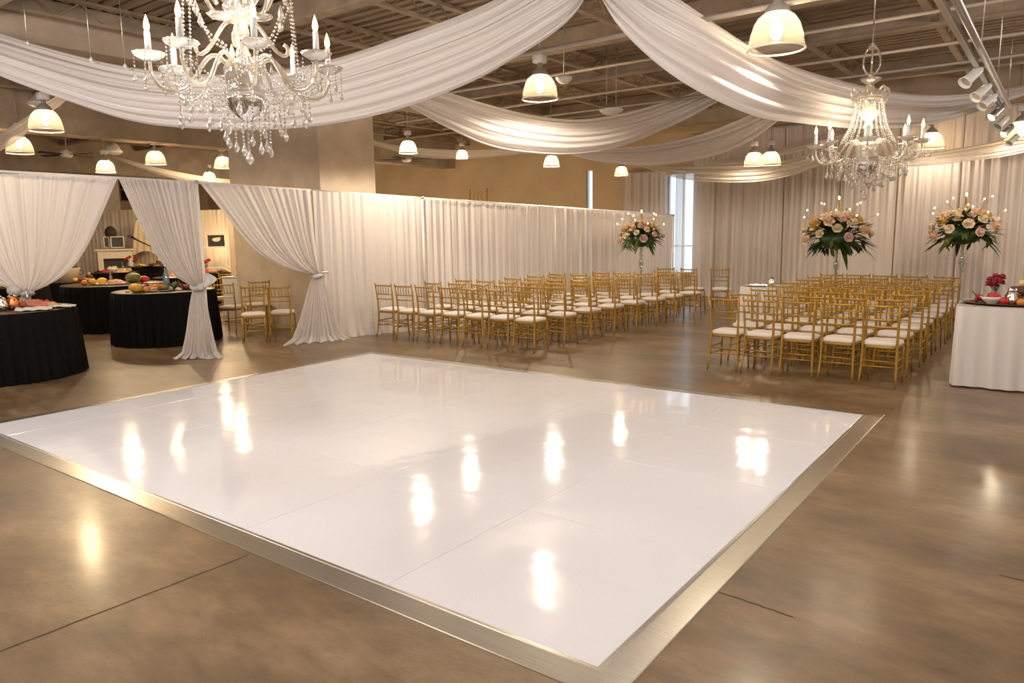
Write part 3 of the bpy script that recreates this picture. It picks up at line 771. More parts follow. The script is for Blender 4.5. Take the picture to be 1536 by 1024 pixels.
# ------------------------------------------------------------------ chandeliers
def chandelier(loc, label, rot, cascade, ztop):
    R = empty('crystal_chandelier', loc, rot, label, 'chandelier', 'crystal candle chandeliers')
    # z = 0 at the candle dishes
    m = MB(); m.lathe([(.0, -.36), (.03, -.35), (.10, -.29), (.125, -.22), (.12, -.20), (0, -.20)], 24, scallop=.03, lobes=8); m.build('bottom_bowl', CHROME, R)
    m = MB(); m.lathe([(.05, -.2), (.13, -.19), (.135, -.16), (.09, -.14), (.115, -.12), (.12, -.02), (.10, .02), (.04, .03)], 24, scallop=.04, lobes=12); m.build('hub', CRYSTAL, R)
    m = MB(); m.lathe([(.03, .02), (.045, .06), (.028, .12), (.05, .2), (.035, .26), (.085, .31), (.10, .36), (.05, .41), (.035, .48), (.075, .56), (.05, .62), (.03, .66), (.09, .70), (.11, .73), (.03, .75), (.02, .80)], 20, scallop=.05, lobes=10); m.build('stem', CRYSTAL_ARM, R)
    # upper cage loop
    m = MB()
    for k in range(4):
        a = k * PI / 2; c, s = math.cos(a), math.sin(a)
        m.tube(bez((.03 * c, .03 * s, .78), (.11 * c, .11 * s, .82), (.10 * c, .10 * s, 1.0), (.035 * c, .035 * s, 1.06), 10), .011, 6)
    m.lathe([(.03, 1.04), (.05, 1.07), (.03, 1.09), (.008, 1.12)], 14); m.tube([(0, 0, 1.1), (0, 0, 1.35)], .007, 6)
    m.build('top_cage', CRYSTAL, R)
    MB().tube([(0, 0, 1.3), (0, 0, ztop - loc.z)], .006, 6).build('suspension_cable', STEEL, R)
    # crown of scrolls
    for k in range(6):
        a = k * PI / 3 + .3; c, s = math.cos(a), math.sin(a)
        m = MB(); pts = bez((.05 * c, .05 * s, .33), (.20 * c, .20 * s, .60), (.30 * c, .30 * s, .52), (.17 * c, .17 * s, .33), 10) if not cascade else bez((.06 * c, .06 * s, .42), (.10 * c, .10 * s, .70), (.30 * c, .30 * s, .66), (.15 * c, .15 * s, .44), 10)
        m.tube(pts, .014, 7); m.build('scroll', CRYSTAL_ARM, R)
    rup = .36; zup = .42
    if not cascade:
        for k in range(6):
            a = k * PI / 3 + .1; c, s = math.cos(a), math.sin(a)
            m = MB(); m.tube(bez((.06 * c, .06 * s, .30), (.16 * c, .16 * s, .56), (.30 * c, .30 * s, .52), (rup * c, rup * s, zup), 10), .012, 7)
            m.ball((rup * c, rup * s, zup), .02, 8, 6); ua = m.build('upper_arm', CRYSTAL_ARM, R)
            m = MB(); m.strand([(rup * c, rup * s, zup), (rup * 1.06 * c, rup * 1.06 * s, .05), (rup * 1.1 * c, rup * 1.1 * s, -.12)], .0095, .024); m.build('bead_strand', CRYSTAL, ua)
            m = MB(); m.strand([(rup * c, rup * s, zup), (.22 * c, .22 * s, .16), (.11 * c, .11 * s, .10)], .010, .026); m.drop((rup * c * .8, rup * s * .8, zup - .08), .022, .09); m.build('bead_strand', CRYSTAL, ua)
        for k in range(4):
            a = k * PI / 2 + .5; c, s = math.cos(a), math.sin(a)
            m = MB(); m.tube(bez((.04 * c, .04 * s, .26), (.12 * c, .12 * s, .30), (.16 * c, .16 * s, .1), (.25 * c, .25 * s, .06), 8) + bez((.25 * c, .25 * s, .06), (.29 * c, .29 * s, .05), (.30 * c, .30 * s, .12), (.26 * c, .26 * s, .13), 5)[1:], .013, 7)
            sc_ = m.build('inner_scroll', CRYSTAL_ARM, R)
            m = MB(); m.lathe([(.015, .0), (.06, .012), (.085, .035), (.078, .035), (.055, .02), (.01, .012)], 16, c=(.12 * c, .12 * s, .27), scallop=.06, lobes=8); m.build('inner_dish', CRYSTAL, sc_)
    else:
        m = MB()
        for k in range(22):
            a = 2 * PI * k / 22; c, s = math.cos(a), math.sin(a)
            m.strand([(.14 * c, .14 * s, .50), (.16 * c, .16 * s, .36), (.20 * c, .20 * s, .20), (.29 * c, .29 * s, .02)], .0095, .023)
        m.build('bead_skirt', CRYSTAL, R)
        m = MB(); m.lathe([(.135, .49), (.15, .5), (.15, .52), (.135, .53)], 24); m.build('skirt_ring', CRYSTAL_ARM, R)
    # arms
    na = 8; ra = .55
    for k in range(na):
        a = 2 * PI * k / na; c, s = math.cos(a), math.sin(a); dz = .0
        P = lambda r, z: (r * c, r * s, z)
        m = MB(); pts = bez(P(.07, -.06), P(.16, .12), P(.22, .04), P(.29, -.10), 8) + bez(P(.29, -.10), P(.36, -.24), P(.56, -.24), P(ra, -.015), 9)[1:]
        m.tube(pts, [.0145 - .004 * i / len(pts) for i in range(len(pts))], 8); arm = m.build('arm', CRYSTAL_ARM, R)
        m = MB(); m.lathe([(.02, -.02), (.05, -.012), (.085, .01), (.094, .026), (.088, .026), (.05, .002), (.018, -.004)], 24, c=P(ra, 0), scallop=.05, lobes=12); m.build('candle_dish', CRYSTAL, arm)
        m = MB(); m.tube([P(ra, 0), P(ra, .15)], [.020, .017], 12); m.build('candle', CANDLE, arm)
        m = MB(); m.lathe([(.008, .15), (.016, .165), (.0185, .185), (.014, .21), (.006, .235), (.001, .25)], 12, c=P(ra, 0)); m.build('flame_bulb', FLAME, arm)
        for j in range(5):
            m = MB(); b = a + j * 2 * PI / 5; cc = (ra * c + .085 * math.cos(b), ra * s + .085 * math.sin(b))
            L = random.uniform(.07, .16)
            m.strand([(cc[0], cc[1], .01), (cc[0], cc[1], .01 - L)], .0065, .02); m.drop((cc[0], cc[1], .01 - L), .015, .055); m.build('dish_drop', CRYSTAL, arm)
        b = 2 * PI * (k + 1) / na
        m = MB(); p, q = Vector(P(ra * .92, -.05)), Vector((ra * .92 * math.cos(b), ra * .92 * math.sin(b), -.05))
        m.strand([p.lerp(q, t / 8) + Vector((0, 0, -.14 * math.sin(PI * t / 8))) - Vector((c, s, 0)) * .04 * math.sin(PI * t / 8) for t in range(9)], .0075, .02)
        p2 = Vector(P(.15, -.15))
        m.strand([p.lerp(p2, t / 6) + Vector((0, 0, -.10 * math.sin(PI * t / 6))) for t in range(7)], .007, .02)
        m.drop(P(.36, -.22), .018, .07); m.build('garland', CRYSTAL, R)
    # hanging strands beneath
    spec = [(.40, 16, .12), (.24, 10, .17), (.14, 8, .2)] if not cascade else [(.42, 18, .09), (.30, 16, .13), (.18, 12, .15), (.10, 8, .16)]
    for rr, cnt, ln in spec:
        for k in range(cnt):
            a = 2 * PI * (k + .4) / cnt + rr; L = ln * random.uniform(.75, 1.3); z0 = -.19 if rr > .2 else -.26
            c, s = rr * math.cos(a), rr * math.sin(a)
            m = MB(); m.strand([(c, s, z0), (c, s, z0 - L)], .009, .023); m.drop((c, s, z0 - L), .021, .075); m.build('crystal_strand', CRYSTAL, R)
    m = MB(); m.strand([(0, 0, -.36), (0, 0, -.54)], .010, .025); m.drop((0, 0, -.54), .03, .095); m.build('centre_strand', CRYSTAL, R)
    return R
CH1 = at(365, 97, 4.75); CH2 = at(1301, 217, 8.4)
chandelier(CH1, 'big crystal chandelier with lit candle bulbs, its top cut off by the picture edge', .32, False, ZC - .1)
chandelier(CH2, 'smaller-looking crystal chandelier with bead skirt, seen whole before the back curtain', .2, True, ZC - .1)
for c0, rr in ((CH1, .32), (CH2, .2)):
    point_light(c0 + Vector((0, 0, .26)), 15 if c0 is CH1 else 28, (1, .80, .56), .36, 'candle_light')

# ------------------------------------------------------------------ chairs
def make_chair(label, group):
    r = empty('chiavari_chair', (0, 0, 0), 0, label, 'chair', group)
    m = MB(); W, D = .39, .37   # faces +y
    def sq(wf, wb, d, z): return [(-wb, -d, z), (wb, -d, z), (wf, d, z), (-wf, d, z)]
    rings = []
    for k, z in ((.012, .452), (0, .458), (0, .478), (.010, .492), (.05, .502)):
        ring = []
        for (x, y) in sup(.198 - k, .182 - k, .19 - k): ring.append((x, y, z))
        rings.append(ring)
    m.loft(rings, True, True); m.build('cushion', IVORY, r)
    m = MB(); rings = []
    for k, z in ((.012, .420), (0, .424), (0, .448), (.006, .452)):
        rings.append([(x, y, z) for x, y in sup(.195 - k, .182 - k, .186 - k)])
    m.loft(rings, True, True); m.build('seat_frame', GOLD, r)
    for s in (-1, 1):
        MB().tube([(s * .185, .19, 0), (s * .180, .182, .12), (s * .175, .172, .30), (s * .174, .17, .425)], [.0105, .0125, .015, .0165], 8).build('leg', GOLD, r)
        m = MB(); m.tube([(s * .188, -.235, 0), (s * .182, -.205, .12), (s * .176, -.182, .30), (s * .174, -.175, .44), (s * .176, -.180, .60), (s * .182, -.20, .78), (s * .188, -.225, .915)], [.0105, .013, .015, .016, .0145, .013, .012], 8)
        m.ball((s * .1885, -.227, .925), (.014, .014, .012), 8, 5); m.build('leg', GOLD, r)
    def yb(z): return -.180 - .045 * max(0, (z - .60) / .315) ** 1.3
    def xb(z): return .176 + .012 * max(0, (z - .60) / .315)
    for z, rad in ((.895, .0125), (.745, .0095), (.665, .0095)):
        x = xb(z); m = MB(); m.tube([(-x, yb(z), z), (-x * .5, yb(z) - .010, z), (0, yb(z) - .013, z), (x * .5, yb(z) - .010, z), (x, yb(z), z)], rad, 7); m.build('back_rail', GOLD, r)
    for k in range(5):
        x = (k - 2) * .057
        m = MB(); p, q = Vector((x, yb(.745) - .012, .745)), Vector((x * 1.04, yb(.895) - .012, .895))
        m.tube([p.lerp(q, t) for t in (0, .3, .5, .7, 1)], [.0055, .0075, .0065, .0075, .0055], 6); m.build('spindle', GOLD, r)
    for a, b in (((-.180, .178, .20), (.180, .178, .20)), ((-.182, -.198, .22), (.182, -.198, .22)), ((-.177, -.186, .28), (.177, -.186, .28))):
        MB().tube([a, b], .0085, 6).build('stretcher', GOLD, r)
    for s in (-1, 1):
        for z in (.20, .29):
            MB().tube([(s * .179, .178, z), (s * .179, -.19, z)], .0085, 6).build('stretcher', GOLD, r)
    m = MB(); m.ball((.17, -.17, .462), (.016, .02, .012), 6, 4); m.ball((-.17, -.17, .462), (.016, .02, .012), 6, 4); m.build('cushion_tie', IVORY, r)
    return r
def sup(wf, wb, d):
    # rounded trapezoid outline, front half-width wf, back half-width wb
    out = []
    for k in range(28):
        a = 2 * PI * k / 28; c, s = math.cos(a), math.sin(a)
        e = 2 / 5.5
        x = math.copysign(abs(c) ** e, c); y = math.copysign(abs(s) ** e, s)
        w = wb + (wf - wb) * (y + 1) / 2
        out.append((x * w, y * d))
    return out
LG, RG, HG = 'gold chairs of the drape-side block', 'gold chairs of the white-table block', 'gold chairs stored in the buffet opening'
def seat_label(block, row, seat): return 'gold chiavari chair ivory cushion %s block %s row from dance floor %s seat from aisle' % (block, ORD[row], ORD[seat])
ch0 = make_chair('x', LG); chs = snapshot(ch0); used = False
def put_chair(x, y, rz, lab, group):
    global used
    if not used:
        used = True; ch0.location = (x, y, 0); ch0.rotation_euler = (0, 0, rz); ch0['label'] = lab; ch0['group'] = group; return ch0
    return dup(ch0, chs, (x, y, 0), rz, lab, group)
def part_x(y): return -9.9 + (y - 8.6) * (2.48 / 7.7) if y > 7.9 else -10
for row in range(8):
    yr = 8.66 + .752 * row
    for s in range(7):
        x = -6.29 + .03 * row - .497 * s + random.uniform(-.02, .02); y = yr + .23 + random.uniform(-.025, .025)
        if x - .33 < part_x(y + .25): continue
        if row == 7 and x < -6.9: continue
        put_chair(x, y, random.uniform(-.05, .05) + (.04 if row == 0 else 0), seat_label('drape-side', row, s), LG)
put_chair(-5.85, 15.3, .25, 'lone gold chair set apart behind the drape-side block, near the back curtain', LG)
put_chair(-6.42, 15.2, -.1, 'gold chair behind the last drape-side row, in front of the bright window', LG)
put_chair(-7.0, 15.2, .1, 'gold chair behind the last drape-side row, next to the end pole', LG)
for row in range(8):
    yr = 8.83 + .752 * row
    for s in range(5):
        x = -3.33 + .441 * (s) + random.uniform(-.015, .015); y = yr + .23 + random.uniform(-.025, .025)
        if row > 5 and s == 0: pass
        put_chair(x + (.03 * row if s == 4 else 0) * .3, y, random.uniform(-.05, .05), seat_label('white-table', row, s), RG)
# chairs parked in the opening by the column
hold = [((328, 480), .9, 'gold chair nearest the knotted drape in the buffet opening'), ((350, 498), .5, 'gold chair behind the knotted drape, second along in the opening'), ((390, 492), 1.15, 'gold chair against the column, turned side-on, in the opening'),
        ((352, 468), .2, 'rear gold chair deep in the opening under the dark screen'), ((383, 512), -2.2, 'gold chair in the opening turned backwards beside the column'), ((426, 508), .75, 'gold chair in the opening nearest the swept drape, seat towards the column')]
for (px, py), rz, lab in hold:
    p = floor_at(px, py); put_chair(p.x, p.y, rz, lab, HG)

# ------------------------------------------------------------------ tables
def round_table(name, c, r, h, label, cat, cloth, seed, pleats=42, group=None, amp=.032):
    R = empty(name, (c[0], c[1], 0), 0, label, cat, group)
    m = MB(); n = pleats * 8; rr = random.Random(seed); ph = rr.uniform(0, 6)
    def rad(a, t):
        f = math.sin(pleats * a + ph + .5 * math.sin(3 * a)) * .7 + .4 * math.sin(pleats * .43 * a + 2 * ph)
        return r + .012 + amp * f * t + .05 * t
    rings = []
    for t, z in ((.0, h - .006), (.15, h - .03), (.3, h - .12), (.6, h - .4), (.85, h - .65), (1, .012)):
        rings.append([(rad(2 * PI * k / n, t) * math.cos(2 * PI * k / n), rad(2 * PI * k / n, t) * math.sin(2 * PI * k / n), z) for k in range(n)])
    m.loft(rings); m.build('table_skirt', cloth, R)
    m = MB(); m.lathe([(0, h), (r * .9, h), (r, h - .001), (r + .012, h - .006), (r + .013, h - .03)], 96); m.build('top_cloth', TOPCLOTH if cloth is BLACKCLOTH else cloth, R)
    m = MB(); m.lathe([(0, h - .03), (r - .01, h - .03), (r, h - .02), (r, h - .008), (0, h - .008)], 48); m.build('tabletop', WOOD, R)
    return R
WOOD = pbr('plywood', (.35, .22, .11), .6, noise=.15, nscale=10)
TOPCLOTH = pbr('dark_brown_satin_top', (.085, .055, .035), .38, bump=.05, bscale=30)
TH_ = .88
T1 = (-11.06, 3.62); T2 = (-12.3, 6.48); T3 = (-15.0, 6.9)
BT = 'black-skirted round buffet tables'
round_table('buffet_table', T1, .84, TH_, 'nearest round table with black pleated skirt, cut by the picture edge', 'table', BLACKCLOTH, 1, group=BT)
round_table('buffet_table', T2, .80, TH_, 'black-skirted round table partly behind the narrow knotted drape', 'table', BLACKCLOTH, 2, group=BT)
round_table('buffet_table', T3, .92, TH_, 'black-skirted round table seen between the two nearer black tables', 'table', BLACKCLOTH, 3, group=BT)
FT = []
for i, (px, py, d, lab) in enumerate([(30, 437, 16.5, 'black buffet table behind the tied wide drape'), (172, 408, 19.8, 'far black buffet table with the pale ice bucket side spread'), (216, 399, 21.2, 'rearmost black buffet table with the red flowers'),
                                      (268, 415, 17.6, 'black buffet table half behind the narrow knotted drape'), (322, 408, 19.7, 'black buffet table in the opening under the dark screen'), (110, 424, 18.3, 'black buffet table carrying the pale ice bucket')]):
    p = at(px, py, d)
    h = max(.72, min(.95, p.z))
    round_table('buffet_table', (p.x, p.y), .55, h, lab, 'table', BLACKCLOTH, 10 + i, pleats=26, group=BT); FT.append(Vector((p.x, p.y, h)))
# white-clothed rectangular table on the right
wx, wy = -.90, 9.28; WL, WD, WH = 1.9, .9, .90
Rw = empty('serving_table', (wx + WL / 2, wy + WD / 2, 0), 0, 'rectangular table in a floor-length white cloth at the picture edge', 'table')
m = MB(); n = 400; rings = []
def rr_outline(u, w, d, k):
    # point on rounded rectangle perimeter param u in 0..1
    P = 2 * (w + d); s = u * P
    if s < w: p, nn = (-w / 2 + s, -d / 2), (0, -1)
    elif s < w + d: p, nn = (w / 2, -d / 2 + s - w), (1, 0)
    elif s < 2 * w + d: p, nn = (w / 2 - (s - w - d), d / 2), (0, 1)
    else: p, nn = (-w / 2, d / 2 - (s - 2 * w - d)), (-1, 0)
    return p, nn
def soft(p, nn, w, d, r):
    x, y = p; ax, ay = w / 2 - r, d / 2 - r
    if abs(x) > ax and abs(y) > ay:
        cx, cy = math.copysign(ax, x), math.copysign(ay, y); v = Vector((x - cx, y - cy)); v.normalize(); return (cx + v.x * r, cy + v.y * r), (v.x, v.y)
    return p, nn
for t, z in ((0, WH), (.03, WH - .015), (.2, WH - .10), (.5, WH - .4), (.8, .2), (1, .015)):
    ring = []
    for k in range(n):
        u = k / n; p, nn = rr_outline(u, WL, WD, 0); p, nn = soft(p, nn, WL, WD, .10)
        s = u * 2 * (WL + WD)
        f = (.5 * math.sin(s * 2 * PI / .17) + .5 * math.sin(s * 2 * PI / .43 + 1)) * .03 * t + .012 * t
        ring.append((p[0] + nn[0] * f, p[1] + nn[1] * f, z))
    rings.append(ring)
m.loft(rings, False, False); m.f.append(tuple(range(n))); m.build('table_cloth', WHITECLOTH, Rw)
m = MB(); m.rbox((0, 0, WH - .025), (WL - .03, WD - .03, .03), .06); m.build('tabletop', WOOD, Rw)
for sx in (-1, 1):
    for sy in (-1, 1): MB().tube([(sx * .8, sy * .32, 0), (sx * .8, sy * .32, WH - .04)], .016, 8).build('leg', GREYMETAL, Rw)
# small round white table by the aisle
st = floor_at(1140, 438, .76)
round_table('cocktail_table', (st.x - .3, st.y + 1.2), .40, .76, 'small round white table between the two chair blocks', 'table', WHITECLOTH, 31, pleats=14)
STP = Vector((st.x - .3, st.y + 1.2, .765))

# ------------------------------------------------------------------ food and table decor
FM = dict(yellow=pbr('yellow_fruit_skin', (.78, .48, .07), .4, noise=.1, nscale=12), orange=pbr('orange_fruit_skin', (.75, .28, .05), .45, bump=.1, bscale=200), red=pbr('red_fruit_skin', (.55, .035, .03), .3, noise=.2, nscale=8),
          green=pbr('olive_green_rind', (.17, .15, .03), .45, noise=.25, nscale=6), bread=pbr('bread_crust', (.62, .38, .17), .75, noise=.2, nscale=14, bump=.3, bscale=30), salmon=pbr('rosy_cured_slices', (.62, .20, .13), .5, noise=.25, nscale=20, bump=.3, bscale=40),
          cheese=pbr('pale_cheese', (.80, .62, .34), .55), redcloth=pbr('red_napkin_cloth', (.68, .03, .045), .8, bump=.2, bscale=40), paper=pbr('white_paper_liner', (.86, .80, .72), .8), grape=pbr('dark_grape_skin', (.16, .02, .03), .3, noise=.3, nscale=10),
          copper=pbr('copper_pot', (.55, .22, .08), .28, .9), silver=pbr('polished_silver', (.75, .72, .68), .18, 1), rasp=pbr('raspberry_spread', (.38, .03, .05), .5, noise=.4, nscale=60, bump=.5, bscale=90), greens=pbr('pale_green_leaves', (.30, .33, .12), .6, noise=.3, nscale=12), glass=None, white=WHITEPAINT, dark=DARKMETAL, cream=pbr('cream_bucket', (.74, .60, .42), .5), choc=pbr('brown_cake', (.12, .05, .025), .6, bump=.3, bscale=40))
FM['glass'] = clearish('clear_glass', (.92, .95, .95), .8, .05, .03, .2)
FM['blueglass'] = clearish('blue_bottle_glass', (.45, .65, .9), .6, .2, .03, .3)
def item(kind, loc, col, label, s=1.0, rz=0.0, names=None):
    """one thing on a table; returns its root"""
    loc = Vector(loc)
    def one(m, name, cat, smooth=True):
        o = m.build(name, FM[col], None, smooth); o.location = loc; o.rotation_euler = (0, 0, rz); tag(o, label, cat, 'food and decor on the buffet tables'); return o
    def root(name, cat): return empty(name, loc, rz, label, cat, 'food and decor on the buffet tables')
    m = MB()
    if kind == 'fruit':
        m.ball((0, 0, .045 * s), (.05 * s, .05 * s, .045 * s), 12, 8); r = root('fruit', 'fruit'); m.build('flesh', FM[col], r)
        MB().tube([(0, 0, .085 * s), (.008 * s, 0, .108 * s)], .004 * s, 5).build('stem', LEAF, r); return r
    if kind == 'melon':
        m.ball((0, 0, .085 * s), (.14 * s, .10 * s, .085 * s), 18, 12); r = root('melon', 'fruit'); m.build('rind', FM[col], r)
        MB().tube([(.135 * s, 0, .09 * s), (.165 * s, 0, .10 * s)], .008 * s, 6).build('stem', LEAF2, r); return r
    if kind == 'loaf':
        m.ball((0, 0, .04 * s), (.13 * s, .055 * s, .042 * s), 16, 8)
        for k in range(4): m.ball((-.075 * s + .05 * s * k, 0, .072 * s), (.012 * s, .038 * s, .01 * s), 8, 5)
        return one(m, 'bread_loaf', 'bread')
    if kind == 'wedge':
        a = .9; pts = [(0, 0)] + [(.16 * s * math.cos(t * a / 5), .16 * s * math.sin(t * a / 5)) for t in range(6)]
        m.loft([[(x, y, z * s) for x, y in pts] for z in (0, .006, .07, .075)], True, True); return one(m, 'cheese_wedge', 'cheese', False)
    if kind == 'platter':
        m.lathe([(0, .006), (.15 * s, .006), (.21 * s, .02), (.22 * s, .026), (.215 * s, .014), (.15 * s, 0), (0, 0)], 32); m.v = [(x * 1.5, y, z) for x, y, z in m.v]; return one(m, 'platter', 'platter')
    if kind == 'slices':
        r = root('charcuterie_pile', 'food')
        for k in range(9):
            mm = MB(); a = k * .5; c = (-.12 * s + .03 * s * k, .04 * s * math.sin(k * 2.2), .018 * s + .028 * s * math.sin(PI * k / 8))
            mm.ball(c, (.055 * s, .05 * s, .012 * s), 10, 6, Matrix.Rotation(.5, 3, 'Y') @ Matrix.Rotation(a, 3, 'Z')); mm.build('slice', FM[col], r)
        return r
    if kind == 'napkin':
        g = []
        for i in range(13):
            row = []
            for j in range(13):
                x, y = (i / 12 - .5) * .26 * s, (j / 12 - .5) * .2 * s
                row.append((x, y, .006 + (.012 if col == 'paper' else .05) * s * abs(math.sin(i * .9 + j * .35)) * (1 - abs(i / 6 - 1)) + (.006 if col == 'paper' else .02) * s * abs(math.cos(j * .8))))
            g.append(row)
        m.grid(g); return one(m, 'napkin', 'napkin')
    if kind == 'bowl':
        r = root('bowl', 'bowl'); m.lathe([(0, 0), (.05 * s, 0), (.055 * s, .01), (.10 * s, .05 * s), (.125 * s, .09 * s), (.118 * s, .09 * s), (.09 * s, .05 * s), (.04 * s, .02), (0, .018)], 28); m.build('bowl_body', FM['white'], r)
        mm = MB()
        for k in range(14): mm.ball((.07 * s * math.cos(k * 2.4) * (k % 3 + 1) / 3, .07 * s * math.sin(k * 2.4) * (k % 3 + 1) / 3, .07 * s + .012 * s * (k % 4)), .03 * s, 8, 6)
        f = mm.build('filling', FM[col], r); f['kind'] = 'stuff'; return r
    if kind == 'pot':
        r = root('metal_pot', 'pot'); m.lathe([(0, 0), (.055 * s, 0), (.075 * s, .03 * s), (.078 * s, .08 * s), (.06 * s, .13 * s), (.05 * s, .16 * s), (.055 * s, .175 * s), (.048 * s, .175 * s), (.045 * s, .15 * s)], 24); m.build('pot_body', FM[col], r)
        MB().tube(bez((.055 * s, 0, .15 * s), (.13 * s, 0, .16 * s), (.13 * s, 0, .05 * s), (.075 * s, 0, .05 * s), 8), .008 * s, 6).build('handle', FM[col], r)
        MB().lathe([(.055 * s, .175 * s), (.03 * s, .19 * s), (.012 * s, .195 * s), (.012 * s, .21 * s), (0, .215 * s)], 16).build('lid', FM['silver'], r); return r
    if kind == 'bottle':
        r = root('bottle', 'bottle'); m.lathe([(0, 0), (.035 * s, 0), (.037 * s, .02 * s), (.037 * s, .17 * s), (.02 * s, .22 * s), (.014 * s, .25 * s), (.014 * s, .30 * s), (0, .30 * s)], 18); m.build('bottle_body', FM[col], r)
        MB().lathe([(.016 * s, .295 * s), (.016 * s, .325 * s), (0, .327 * s)], 12).build('stopper', FM['silver'], r); return r
    if kind == 'jar':
        r = root('jar', 'jar'); m.lathe([(0, 0), (.045 * s, 0), (.05 * s, .02 * s), (.05 * s, .10 * s), (.04 * s, .12 * s), (0, .12 * s)], 18); m.build('jar_body', FM[col], r)
        MB().lathe([(.042 * s, .118 * s), (.042 * s, .14 * s), (0, .142 * s)], 14).build('lid', FM['silver'], r); return r
    if kind == 'grapes':
        r = root('grape_bunch', 'fruit')
        for k in range(22):
            t = k / 22; m.ball((.11 * s * (t - .4) + .02 * s * math.sin(k * 3.1), .05 * s * math.sin(k * 2.4) * (1 - t * .6), .022 * s + .03 * s * abs(math.cos(k * 1.7)) * (1 - t)), .02 * s, 8, 6)
        f = m.build('berries', FM[col], r); MB().tube([(-.05 * s, 0, .05 * s), (-.09 * s, .01 * s, .10 * s)], .005 * s, 5).build('stem', LEAF2, r); return r
    if kind == 'greens':
        r = root('leafy_garnish', 'garnish')
        for k in range(10):
            a = k * 2.4; mm = MB(); leaf(mm, (0, 0, .01), Vector((math.cos(a), math.sin(a), .8 + .5 * math.sin(k))).normalized(), .13 * s, .05 * s, .03); mm.build('leaf', FM[col], r)
        return r
    if kind == 'cake':
        r = root('tiered_cake', 'cake'); m.lathe([(0, 0), (.12 * s, 0), (.12 * s, .07 * s), (0, .07 * s)], 24); m.build('lower_tier', FM[col], r)
        MB().lathe([(0, .07 * s), (.08 * s, .07 * s), (.08 * s, .14 * s), (0, .145 * s)], 20).build('upper_tier', FM[col], r)
        MB().ball((0, 0, .17 * s), .03 * s, 8, 6).build('topping', FM['cheese'], r); return r
    if kind == 'bucket':
        r = root('ice_bucket', 'bucket'); m.lathe([(0, 0), (.13 * s, 0), (.17 * s, .24 * s), (.175 * s, .25 * s), (.16 * s, .25 * s), (.12 * s, .02), (0, .02)], 28); m.v = [(x * 1.25, y, z) for x, y, z in m.v]; m.build('bucket_body', FM[col], r)
        MB().lathe([(.175 * s, .245 * s), (.18 * s, .25 * s), (.18 * s, .262 * s), (.17 * s, .262 * s)], 28).build('rim', FM['dark'], r)
        for q in (-1, 1): MB().tube(bez((q * .20 * s, 0, .20 * s), (q * .28 * s, 0, .22 * s), (q * .28 * s, 0, .10 * s), (q * .19 * s, 0, .12 * s), 8), .009, 6).build('handle', FM['dark'], r)
        return r
    if kind == 'tulip':
        r = root('flower_vase', 'vase'); m.lathe([(0, 0), (.04 * s, 0), (.05 * s, .05 * s), (.03 * s, .12 * s), (.045 * s, .16 * s)], 18); m.build('vase_body', FM['glass'], r)
        for k in range(7):
            a = k * 2 * PI / 7; hp = Vector((.06 * s * math.cos(a) * (k > 0), .06 * s * math.sin(a) * (k > 0), .20 * s + .04 * s * math.sin(k)))
            mm = MB(); bloom(mm, hp, .045 * s, Vector((hp.x, hp.y, .2))); b = mm.build('bloom', FM[col], r); MB().tube([(0, 0, .1 * s), hp], .004, 5).build('stem', LEAF, b)
        return r
def leaf(m, p, d, L, w, bend=.1):
    p = Vector(p); d = Vector(d).normalized(); s = d.cross(Vector((0, 0, 1)))
    s = s.normalized() if s.length > .05 else Vector((1, 0, 0)); up = s.cross(d)
    prof = [(0, .15), (.2, .7), (.45, 1), (.75, .65), (1, .03)]; a, c, b = [], [], []
    for t, k in prof:
        q = p + d * (L * t) + Vector((0, 0, -bend * L * 4 * t * t)) 
        a.append(q - s * w * k * .5 + up * w * .12 * k); c.append(q); b.append(q + s * w * k * .5 + up * w * .12 * k)
    m.grid([a, c, b])
def bloom(m, c, r, d):
    c = Vector(c); d = Vector(d).normalized(); q = d.to_track_quat('Z', 'Y').to_matrix()
    for ring, (n, rad, tilt, h) in enumerate(((6, 1.0, 1.0, 0), (5, .75, .6, .12), (4, .45, .3, .22))):
        for k in range(n):
            a = 2 * PI * k / n + ring * .5; g = []
            for i in range(4):
                t = i / 3; row = []
                for j in range(5):
                    b = a + (j / 4 - .5) * (2 * PI / n) * 1.1
                    rr = r * rad * (.25 + .75 * math.sin(t * PI / 2) * (1 - .04 * (j - 2) ** 2))
                    z = r * (h + t * (1.15 - tilt * .75) - .12 * t * t * (tilt > .8))
                    row.append(c + q @ Vector((rr * math.cos(b), rr * math.sin(b), z)))
                g.append(row)
            m.grid(g)
    m.ball(c + q @ Vector((0, 0, r * .35)), r * .28, 7, 5)
def on_table(c, h, ang, rad): return Vector((c[0] + rad * math.cos(ang), c[1] + rad * math.sin(ang), h + .001))
def spread(c, h, things, where):
    # view-aligned layout: u to the right in the photo, w towards the camera
    w_ = Vector((-c[0], -c[1], 0)).normalized(); u_ = Vector((-w_.y, w_.x, 0))
    for kind, col, u, w, s, rz, lab in things:
        p = Vector((c[0], c[1], h + .001)) + u_ * u + w_ * w
        item(kind, p, col, lab + ' ' + where, s, rz)
W1 = 'on the nearest black table'
